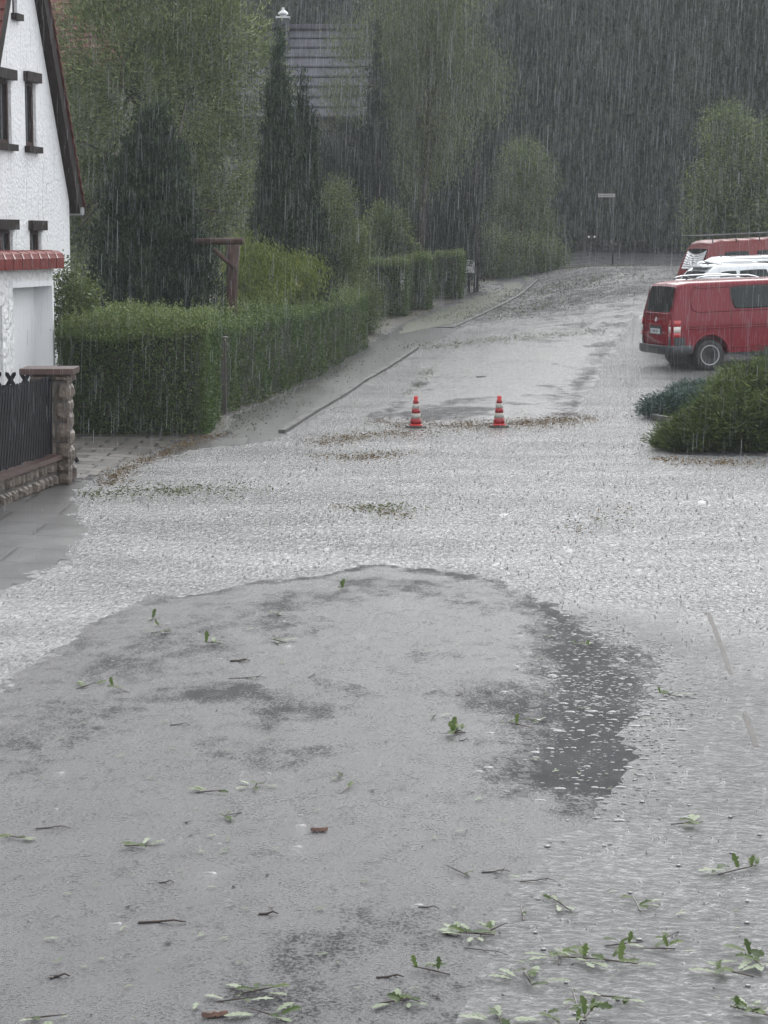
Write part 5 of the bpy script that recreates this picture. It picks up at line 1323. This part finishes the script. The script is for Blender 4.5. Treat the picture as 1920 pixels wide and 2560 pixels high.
def leafshape(bm, org, fwd, up, size, curl=.25, wide=1.0, ragged=0.0, mi=0):
    """lobed leaf: fwd along the midrib, up roughly the leaf normal"""
    fwd = Vector(fwd).normalized(); side = fwd.cross(Vector(up)).normalized(); nrm = side.cross(fwd)
    mid = []; 
    for x, y in OAK: mid.append(bm.verts.new(org + fwd * x * size + nrm * (curl * size * math.sin(x * 2.6) * .35)))
    for sg in (-1, 1):
        edge = []
        for i, (x, y) in enumerate(OAK):
            if y == 0: edge.append(mid[i]); continue
            yy = y * wide * (1 + random.uniform(-.2, .2) - ragged * random.random())
            edge.append(bm.verts.new(org + fwd * (x + random.uniform(-.02, .02)) * size + side * sg * yy * size + nrm * (curl * size * (math.sin(x * 2.6) * .35 + yy * .5))))
        for i in range(len(OAK) - 1):
            q = [mid[i], edge[i], edge[i + 1], mid[i + 1]]; q = list(dict.fromkeys(q))
            if len(q) >= 3:
                try: bm.faces.new(q).material_index = mi
                except ValueError: pass
def with_tint(o, val):
    a = o.data.attributes.new('tint', 'FLOAT', 'FACE'); a.data.foreach_set('value', np.clip(np.full(len(o.data.polygons), val) + rng.normal(0, .07, len(o.data.polygons)), 0, 1).astype(np.float32)); return o
def sprig(u, v, label, n=4, size=.10, upright=1, pale=1, spread=1.0, seed=0):
    random.seed(seed * 13 + int(u + v)); p = on_ground(u, v); e = empty('leaf_sprig', p, 0, label, 'leaf sprig', 'torn leaf sprigs scattered on the wet road')
    bm = bmesh.new(); a = random.uniform(0, 6.28); st = Vector((math.cos(a), math.sin(a), 0)) * .09 * spread
    tube(bm, [-st, Vector((0, 0, .012)), st * .8 + Vector((0, 0, .02))], [.003, .0035, .002], 5); frombm('stem', bm, M['twig'], e)
    for k in range(n):
        bm = bmesh.new(); a = random.uniform(0, 6.28); up_ = k < upright
        f = Vector((math.cos(a) * (.35 if up_ else 1), math.sin(a) * (.3 if up_ else 1), 1.0 if up_ else random.uniform(0, .18))); f.y += .5 * up_
        s = size * random.uniform(.48, .85) * (.85 if up_ else 1); nn_ = Vector((random.uniform(-.6, .6), -1 if up_ else -.2, .5 if up_ else 1))
        org = st * random.uniform(-.8, .8) + Vector((0, 0, .010 + .004 * k)); leafshape(bm, org, f, nn_, s, random.uniform(.1, .45), .9)
        with_tint(frombm('leaf', bm, M['oak_leaf'], e), random.uniform(.25, .8))
    for k in range(pale):
        bm = bmesh.new(); a = random.uniform(0, 6.28); leafshape(bm, Vector((math.cos(a) * .05 * spread, math.sin(a) * .04, .008)), (math.cos(a), math.sin(a), .05), (0, 0, 1), size * random.uniform(.7, 1), .15, .8, .3)
        o = with_tint(frombm('leaf', bm, M['pale_leaf'], e), random.uniform(.2, .7)); o['label'] = 'pale upturned leaf'
SP = [
 (863, 1478, 'dark green sprig standing near the top of the dry asphalt bulge, below the flood edge', 4, .13, 2, 0),
 (530, 1615, 'upright light green leaf standing on the left part of the asphalt', 3, .15, 1, 1),
 (690, 1610, 'flat pale sprig right of the upright light green leaf', 3, .12, 0, 2),
 (383, 1540, 'pale green upright leaf at the waterline on the left', 2, .13, 1, 1),
 (405, 1582, 'small flattened sprig below the pale upright leaf at the waterline', 2, .10, 0, 1),
 (218, 1716, 'dark green folded leaf lying near the left flood corner', 3, .12, 0, 1),
 (300, 1728, 'grey green feathery sprig right of the dark folded leaf on the left', 4, .11, 1, 0),
 (685, 1541, 'tiny green leaf pair high on the asphalt bulge', 2, .07, 0, 1),
 (1128, 1838, 'large three leaved dark green sprig in the middle right of the road', 6, .14, 2, 1),
 (1085, 1800, 'small curled leaf just behind the large three leaved sprig', 2, .08, 0, 1),
 (1293, 1815, 'dark green sprig at the left border of the gutter line', 4, .11, 1, 0),
 (1328, 1800, 'small light green leaf right on the gutter line', 2, .09, 0, 1),
 (1456, 1610, 'brownish green sprig in the dark wet patch', 3, .11, 1, 1),
 (1670, 1730, 'light green sprig floating right of the dark wet patch', 3, .12, 1, 1),
 (850, 1950, 'small dark green leaf above the folded round one at the road centre', 2, .08, 0, 1),
 (869, 1984, 'single dark green folded leaf at the road centre', 2, .09, 0, 0),
 (350, 2127, 'green leaf with pale tips and a thin stalk in the lower left', 3, .11, 0, 2),
 (35, 2100, 'green leaf beside a pale one at the left edge', 2, .09, 0, 2),
 (580, 2048, 'flat green sprig left of the road centre', 3, .09, 0, 1),
 (1850, 2165, 'tall upright green sprig standing at the right edge of the road', 5, .15, 2, 1),
 (1722, 2050, 'grass like pale sprig on the flowing water at the right', 3, .12, 0, 2),
 (1185, 2325, 'long flat heap of pale torn leaves', 4, .11, 0, 6),
 (1150, 2322, 'pale leaf at the left end of the long torn heap', 2, .10, 0, 2),
 (1238, 2312, 'pale leaf at the right end of the long torn heap', 2, .09, 0, 2),
 (1305, 2270, 'small dark leaf on the water above the long pale heap', 1, .08, 0, 0),
 (1452, 2386, 'green leaf cluster with pale underside at lower right', 5, .13, 1, 4),
 (1400, 2378, 'ragged pale leaves left of the lower right green cluster', 3, .11, 0, 3),
 (1558, 2396, 'bright green leaf with a dark stalk right of the lower right cluster', 4, .12, 1, 1),
 (1568, 2350, 'small upright leaf above the bright green one', 3, .09, 1, 0),
 (1640, 2362, 'pale upright leaf on the rippled water at lower right', 3, .10, 1, 1),
 (1680, 2328, 'small dark leaf upstream of the pale upright leaf', 2, .07, 0, 0),
 (1320, 2438, 'wide flat sprig of grey green leaves below the long heap', 6, .11, 0, 4),
 (1072, 2418, 'thin leaved upright sprig left of the wide flat one', 4, .09, 2, 0),
 (1460, 2535, 'big dark green sprig with a tall single leaf at the bottom edge', 8, .12, 3, 0),
 (1535, 2483, 'dark leaf and pale leaf just above the big bottom sprig', 3, .10, 0, 2),
 (1436, 2482, 'small dark leaf left above the big bottom sprig', 2, .08, 0, 1),
 (1885, 2390, 'clump of dull green leaves at the right edge, upper of two', 6, .12, 1, 3),
 (1830, 2420, 'pale floating leaves just left of the right edge clumps', 3, .13, 0, 4),
 (1885, 2520, 'clump of dull green leaves at the right edge, lower of two', 7, .12, 1, 3),
 (1590, 2248, 'small pale sprig on the water in the lower right', 3, .09, 0, 2),
 (1400, 2250, 'faint pale leaves in the water left of the small pale sprig', 2, .09, 0, 3),
 (640, 2483, 'flattened pale green sprig at the bottom left of centre', 4, .11, 0, 3),
 (668, 2538, 'very pale crumpled leaf at the bottom left of centre', 2, .12, 0, 4),
 (1000, 2498, 'flat pale sprig with dark crumbs at the bottom centre', 4, .10, 0, 4),
 (1025, 2492, 'small green leaf right beside the flat pale bottom sprig', 2, .09, 0, 1),
 (1250, 2540, 'pale leaves with a dark stalk at the bottom edge right of centre', 3, .11, 0, 4),
 (1380, 2535, 'pale floating leaves left of the big bottom sprig', 3, .10, 0, 3),
 (120, 2548, 'white leaf with a thin stalk in the bottom left corner', 1, .09, 0, 3),
 (590, 2505, 'pale long leaf above the very pale crumpled leaf', 1, .10, 0, 2),
 (395, 1562, 'crooked small sprig on the asphalt left of centre below the waterline', 2, .08, 1, 1),
 (1140, 2170, 'tiny dark leaf with stalk on the road right of centre', 2, .06, 0, 0),
 (640, 1975, 'pale torn leaf with green crumbs left of the folded dark leaf', 3, .10, 0, 3),
 (530, 1990, 'thin pale leaf with dark stalk in the left half of the road', 2, .10, 0, 2),
]
for k, (u, v, lab, n, sz, upr, pl) in enumerate(SP): sprig(u, v, lab, n, sz, upr, pl, 1.3 if n > 4 else 1.0, k)
TW = [(620, 1703, .30, .1, 'bent dark twig on the left part of the road', .006), (780, 1697, .14, 1.2, 'thin upright twig right of the bent dark twig', .005), (600, 1660, .16, .05, 'short dark stick above the bent twig', .012),
      (405, 2317, .24, .03, 'straight dark stick in the lower left', .010), (671, 2289, .10, .05, 'short dark stick beside pale leaves in the lower middle', .010), (150, 2452, .09, .1, 'stubby dark stick near the bottom left', .010),
      (975, 2437, .13, .1, 'split dark stick in the lower centre', .009), (1215, 2365, .24, -.5, 'branching thin twig above the wide flat sprig', .004), (416, 2216, .08, .0, 'tiny flat stick in the lower left half', .006),
      (1072, 2262, .11, -.3, 'thin stick on the road right of centre', .006), (1345, 2190, .20, .1, 'reddish twig with forked end on the flowing water', .005), (1240, 2168, .16, .1, 'dark twig left of the forked reddish one', .006),
      (1140, 1832, .10, 0, 'short stick right of the large three leaved sprig', .008), (1160, 1853, .07, 0, 'tiny stick below the large three leaved sprig', .006), (132, 2078, .20, .1, 'long thin twig lying with leaves near the left edge', .006),
      (1148, 1740, .06, 0, 'little dark stick near the middle of the asphalt bulge', .005), (450, 1820, .14, .05, 'dark twig above the centre left leaves', .006), (1203, 952, .26, .15, 'dark leafy twig on the wet street between the cones', .022)]
for u, v, L_, a, lab, rr in TW:
    rr *= .6; L_ *= .85
    random.seed(int(u * v)); p = on_ground(u, v); bm = bmesh.new(); d = Vector((math.cos(a), math.sin(a), 0)); m_ = Vector((-d.y, d.x, 0)) * L_ * .07
    tube(bm, [d * -L_ / 2, d * -L_ * .1 + m_, d * L_ * .25 - m_ * .3 + Vector((0, 0, .012)), d * L_ / 2 + m_ * .4], [rr, rr * .9, rr * .8, rr * .45], 6)
    if 'fork' in lab or 'branch' in lab or 'bent' in lab: tube(bm, [d * L_ * .2, d * L_ * .38 + Vector((0, .05, .02))], [rr * .6, rr * .3], 5); tube(bm, [d * L_ * -.05, d * L_ * .12 + Vector((.01, -.07, .01))], [rr * .6, rr * .3], 5)
    o = frombm('twig', bm, M['twig'], None, True); o.location = p + Vector((0, 0, rr * .7)); tag(o, lab, 'twig', 'broken twigs on the wet road')
for u, v, L_, a, lab in ((798, 2084, .085, .1, 'orange brown bark flake in the lower middle of the road'), (537, 2541, .10, .2, 'reddish dark bark chunk at the bottom edge left of centre')):
    p = on_ground(u, v); bm = bmesh.new(); N_ = 8; g = {}
    for i in range(N_ + 1):
        for j in range(4):
            x = (i / N_ - .5) * L_; y = (j / 3 - .5) * .035 * (1 - .4 * abs(i / N_ - .5) * 2) * random.uniform(.8, 1.2); g[i, j] = bm.verts.new((x, y, .016 * math.sin(j / 3 * math.pi) + random.uniform(0, .006)))
    for i in range(N_):
        for j in range(3): bm.faces.new((g[i, j], g[i + 1, j], g[i + 1, j + 1], g[i, j + 1]))
    o = frombm('bark_chip', bm, M['barkchip']); md = o.modifiers.new('s', 'SOLIDIFY'); md.thickness = .006; o.location = p + Vector((0, 0, .004)); o.rotation_euler = (0, 0, a); tag(o, lab, 'bark')
# small scraps, alike within each stretch of road
random.seed(5)
zones = [('small pale leaf scrap lying on the upper left asphalt below the flood edge', (60, 1560, 900, 1850), 40, 'pale'), ('small pale leaf scrap lying on the grey asphalt in the middle left', (20, 1850, 950, 2150), 44, 'pale'),
         ('small pale leaf scrap lying on the road in the bottom left part', (20, 2160, 950, 2550), 44, 'pale'), ('small pale leaf scrap lying in the dark wet patch or on the gutter line', (1310, 1560, 1640, 2000), 34, 'pale'),
         ('small pale leaf scrap lying on the asphalt just left of the gutter line', (960, 1480, 1300, 2100), 26, 'pale'), ('small pale leaf scrap floating on the bottom right water', (1000, 2150, 1900, 2550), 46, 'pale'),
         ('small dark crumb of leaf or bark on the left half of the road', (20, 1600, 950, 2550), 60, 'dark'), ('small dark crumb of leaf or bark on the right half of the road', (960, 1560, 1880, 2550), 60, 'dark')]
protoz = {'pale': [], 'dark': []}
for k in range(6):
    bm = bmesh.new(); leafshape(bm, Vector((-.03, 0, .004)), (1, 0, .05), (0, 0, 1), random.uniform(.05, .08), .12, random.uniform(.6, 1.2), .5)
    if k % 2: leafshape(bm, Vector((-.0, .01, .007)), (.5, random.uniform(-1, 1), .1), (0, 0, 1), .04, .2, .8, .4)
    me = bpy.data.meshes.new('leaf_scrap'); bm.to_mesh(me); bm.free(); me.materials.append(M['pale_leaf']); a = me.attributes.new('tint', 'FLOAT', 'FACE'); a.data.foreach_set('value', np.full(len(me.polygons), random.uniform(0, .7), dtype=np.float32)); protoz['pale'].append(me)
    bm = bmesh.new(); g_ = bmesh.ops.create_icosphere(bm, subdivisions=1, radius=.0075)
    for vv in bm.verts: vv.co = Vector((vv.co.x * random.uniform(.8, 2.2), vv.co.y * random.uniform(.6, 1.6), vv.co.z * random.uniform(.5, 1.1)))
    if k % 2: tube(bm, [(-.025, 0, 0), (.03, .01, .004)], [.0025, .0015], 4)
    me = bpy.data.meshes.new('debris_crumb'); bm.to_mesh(me); bm.free(); me.materials.append(M['twig']); protoz['dark'].append(me)
for lab, (u0, v0, u1, v1), n, kind in zones:
    for k in range(int(n * .65)):
        u, v = random.uniform(u0, u1), random.uniform(v0, v1)
        if kind == 'pale' and v < 1850 and u < 300 and v < 1750 - u * .6: v += 180
        p = on_ground(u, v); me = random.choice(protoz[kind]); o = bpy.data.objects.new('leaf_scrap' if kind == 'pale' else 'debris_crumb', me); COL.objects.link(o)
        o.location = p + Vector((0, 0, .006)); o.rotation_euler = (0, 0, random.uniform(0, 6.28) if kind == 'dark' else random.gauss(0, .7)); s = random.uniform(.35, .9); o.scale = (s, s, s)
        tag(o, lab, 'leaf scrap' if kind == 'pale' else 'debris', ('pale leaf scraps' if kind == 'pale' else 'dark crumbs') + ', ' + lab[6:].split(' ', 4)[-1])
# drifted litter lines, far too many to count
def litter(name, line, wpx, n, mat, size, tint=(.5, .2)):
    r = np.random.default_rng(len(name) + n); L_ = np.array([[*G(u, v).to_2d()] if v > 1040 else [*hit(u, v).to_2d()] for u, v in line]); seg = np.diff(L_, axis=0); ln = np.linalg.norm(seg, axis=1); c = np.r_[0, np.cumsum(ln)]
    s = r.uniform(0, c[-1], n); k = np.clip(np.searchsorted(c, s, 'right') - 1, 0, len(seg) - 1); p = L_[k] + seg[k] * ((s - c[k]) / ln[k])[:, None]
    p = p + r.normal(0, wpx, (n, 2)) * np.array([1, 1.6]) * (.4 + .6 * np.abs(np.sin(s * 3.1)))[:, None]
    Z = np.array([surf(x, y) for x, y in p]) + r.uniform(.012, .022, n)
    D = unit(np.c_[r.normal(size=(n, 2)), r.normal(0, .25, n)])
    V, F, T = leaf_arrays(np.c_[p, Z], D, size * r.uniform(.5, 1.4, n), size * .5, np.clip(r.normal(*tint, n), 0, 1))
    return V, F, T
def litterobj(name, specs, mat):
    VV, FF, TT, o_ = [], [], [], 0
    for s in specs:
        V, F, T = litter(name, *s[:2], s[2], mat, *s[3:]); VV.append(V); FF.append(F + o_); TT.append(T); o_ += len(V)
    o = build(name, np.concatenate(VV), np.concatenate(FF), M[mat], attr={'tint': ('FACE', np.concatenate(TT))}); o['kind'] = 'stuff'; return o
litterobj('brown_leaf_litter', [([(270, 1215), (300, 1180), (400, 1140), (480, 1110), (560, 1095)], .14, 1500, .035), ([(940, 1052), (1000, 1062), (1100, 1066), (1200, 1060), (1280, 1058), (1400, 1052), (1490, 1046)], .24, 1000, .032), ([(1180, 1064), (1320, 1062), (1400, 1052), (1470, 1048)], .40, 1700, .032), ([(1000, 1066), (1250, 1070)], .5, 800, .03),
          ([(800, 1110), (950, 1085), (1080, 1085)], .30, 1000, .035), ([(800, 1140), (900, 1150), (1010, 1135)], .22, 500, .035), ([(840, 1270), (950, 1278), (1020, 1295)], .16, 260, .03), ([(1440, 1330), (1560, 1270)], .2, 160, .03),
          ([(1650, 1150), (1780, 1160), (1920, 1158)], .22, 700, .035)], 'litter')
litterobj('green_leaf_litter', [([(230, 1240), (400, 1230), (600, 1225)], .30, 700, .04, (.85, .1)), ([(1020, 990), (1060, 940), (1090, 915)], .12, 250, .04, (.9, .1)), ([(1030, 870), (1250, 850), (1500, 830)], .5, 1200, .045, (.8, .2)),
          ([(1150, 800), (1350, 760), (1560, 745)], 1.2, 2600, .05, (.8, .2)), ([(1250, 740), (1400, 715), (1560, 700)], 1.6, 2600, .055, (.8, .2)), ([(560, 1090), (700, 1000), (900, 890)], .35, 1000, .04, (.8, .2)),
          ([(1330, 690), (1450, 670), (1560, 665)], 2.0, 1800, .06, (.8, .2)), ([(900, 1270), (1010, 1275)], .2, 200, .04, (.9, .1))], 'green_litter')

# ================================================================== RAIN
r = np.random.default_rng(99)
def drops(name, n, y0, y1, pw, wid, len0, len1):
    Y = y0 + (y1 - y0) * r.random(n) ** pw; X = (r.uniform(-.20, .20, n)) * Y * 1.15
    ztop = np.minimum(CH + Y * .14, 16); Z0 = gz(X, Y); Z = Z0 + .3 + (ztop - Z0) * r.random(n)
    L = r.uniform(len0, len1, n) * (.4 + 1.3 * r.random(n) ** 2); w_ = wid * np.exp(r.normal(-.15, .45, n))
    dx = L * r.normal(.035, .012, n); dy = L * r.normal(-.02, .02, n)
    V = np.empty((n, 6, 3))
    for k, a in enumerate((0, 2.094, 4.189)):
        V[:, k] = np.c_[X + w_ * math.cos(a) * .5 + dx, Y + w_ * math.sin(a) * .5 + dy, Z + L / 2]; V[:, k + 3] = np.c_[X + w_ * math.cos(a) * .5, Y + w_ * math.sin(a) * .5, Z - L / 2]
    b_ = np.arange(n)[:, None] * 6; F = np.concatenate([b_ + np.array([[k, (k + 1) % 3, (k + 1) % 3 + 3, k + 3]]) for k in range(3)])
    return V.reshape(-1, 3), F
Va, Fa = drops('rain', 16000, 13, 45, .6, .0013, .12, .30); Vb, Fb = drops('rain', 36000, 45, 98, .7, .0025, .25, .7)
ro = build('rain', np.concatenate([Va, Vb]), np.concatenate([Fa, Fb + len(Va)]), M['rain'], smooth=True); ro['kind'] = 'stuff'

# splash crowns and bouncing droplets over the water
def splashes(n):
    VV, FF = [], []; o_ = 0; bx = [(0, 0, 1), (.9, 0, .2), (-.5, .8, .2), (-.5, -.8, .2)]
    Y = 8.5 + (60 - 8.5) * r.random(n) ** .8; X = r.uniform(-.19, .19, n) * Y
    P = np.c_[X, Y]; inside = np.zeros(n, bool)
    for poly in (FG, TONGUE, LEFT, RIGHT, PARK): inside |= sdist(P, poly) > -.1
    sel = ~inside | ((r.random(n) < .03) & (Y > 14)); X, Y = X[sel], Y[sel]; n = len(X)
    Z = np.array([surf(x, y) for x, y in zip(X, Y)]); h = r.uniform(.005, .020, n) * np.clip((Y - 9) / 14, .25, 1) * (1 + (r.random(n) < .08) * 1.2); w_ = r.uniform(.004, .014, n)
    V = np.empty((n, 8, 3)); seg = [(0, -.3, 1, 0), (0, .6, .7, 0)]
    for k in range(4):
        a = k * math.pi / 2
        V[:, k] = np.c_[X + np.cos(a) * w_, Y + np.sin(a) * w_, Z - .004]
        V[:, 4 + k] = np.c_[X + np.cos(a) * w_ * .35, Y + np.sin(a) * w_ * .35, Z + h]
    b_ = np.arange(n)[:, None] * 8; F = np.concatenate([b_ + np.array([[k, (k + 1) % 4, (k + 1) % 4 + 4, k + 4]]) for k in range(4)] + [b_ + np.array([[4, 5, 6, 7]])])
    return V.reshape(-1, 3), F
Vs, Fs = splashes(9000)
so_ = build('rain_splashes', Vs, Fs, M['foam'], smooth=True); so_['kind'] = 'stuff'
def rings(n):
    Y = 9 + 24 * r.random(n); X = r.uniform(-.18, .18, n) * Y; k2 = n // 4
    q = DARK[r.integers(0, len(DARK), k2)] * .5 + DARK[r.integers(0, len(DARK), k2)] * .5 + r.normal(0, .22, (k2, 2)); X[:k2] = q[:, 0]; Y[:k2] = q[:, 1]
    P = np.c_[X, Y]; ins = (sdist(P, FG) > -.3) & ((np.arange(n) < k2) | (r.random(n) < .35)); X, Y = X[ins], Y[ins]; n = len(X)
    Z = np.array([surf(x, y) for x, y in zip(X, Y)]) + .0015; ra = r.uniform(.004, .015, n); ra[r.random(n) < .10] *= 1.9; K = 8
    V = np.empty((n, 2 * K + 1, 3))
    for k in range(K):
        a = 2 * math.pi * k / K + .3; j = r.uniform(.75, 1.2, n)
        V[:, k] = np.c_[X + np.cos(a) * ra * 1.25 * j, Y + np.sin(a) * ra * .8 * j, Z - .003]; V[:, K + k] = np.c_[X + np.cos(a) * ra * .8 * j, Y + np.sin(a) * ra * .5 * j, Z + ra * .10]
    V[:, 2 * K] = np.c_[X, Y, Z + ra * .03]; b_ = np.arange(n)[:, None] * (2 * K + 1)
    F = np.concatenate([b_ + np.array([[k, (k + 1) % K, K + (k + 1) % K, K + k]]) for k in range(K)])
    F3 = np.concatenate([b_ + np.array([[K + k, K + (k + 1) % K, 2 * K, 2 * K]]) for k in range(K)])
    bmv = V.reshape(-1, 3); me = bpy.data.meshes.new('raindrop_rings'); me.from_pydata(bmv.tolist(), [], F.tolist() + [f[:3] for f in F3.tolist()]); me.update()
    me.polygons.foreach_set('use_smooth', [True] * len(me.polygons)); o = link('raindrop_rings', me, M['ring_water']); o['kind'] = 'stuff'
M['ring_water'] = pm('raindrop_ring_water', (.10, .10, .105), .22, spec=.7)
rings(6400)
# bubbles on the flowing water
bm = bmesh.new(); random.seed(8)
for k in range(26):
    u, v = (random.uniform(1300, 1900), random.uniform(1950, 2540)) if k < 20 else (random.uniform(0, 420), random.uniform(1380, 1640))
    p = on_ground(u, v); s_ = random.uniform(.006, .012)
    bmesh.ops.create_uvsphere(bm, u_segments=12, v_segments=8, radius=s_, matrix=Matrix.Translation(p) @ Matrix.Diagonal((1.3, 1.3, .55, 1)))
M['bubble'] = pm('water_bubble', (.10, .10, .10), .03, spec=1.0)
o = frombm('water_bubbles', bm, M['bubble'], None, True); o['kind'] = 'stuff'

# ================================================================== HAZE
bm = bmesh.new(); box(bm, (-150, -12, -2), (150, 175, 48)); M['haze'] = bpy.data.materials.new('rain_haze'); M['haze'].use_nodes = True
t = M['haze'].node_tree; t.nodes.clear(); pv = t.nodes.new('ShaderNodeVolumePrincipled'); pv.inputs['Density'].default_value = .0008; pv.inputs['Color'].default_value = (.72, .75, .78, 1)
mo = t.nodes.new('ShaderNodeOutputMaterial'); t.links.new(pv.outputs[0], mo.inputs['Volume'])
hz = frombm('haze', bm, M['haze']); hz['kind'] = 'stuff'
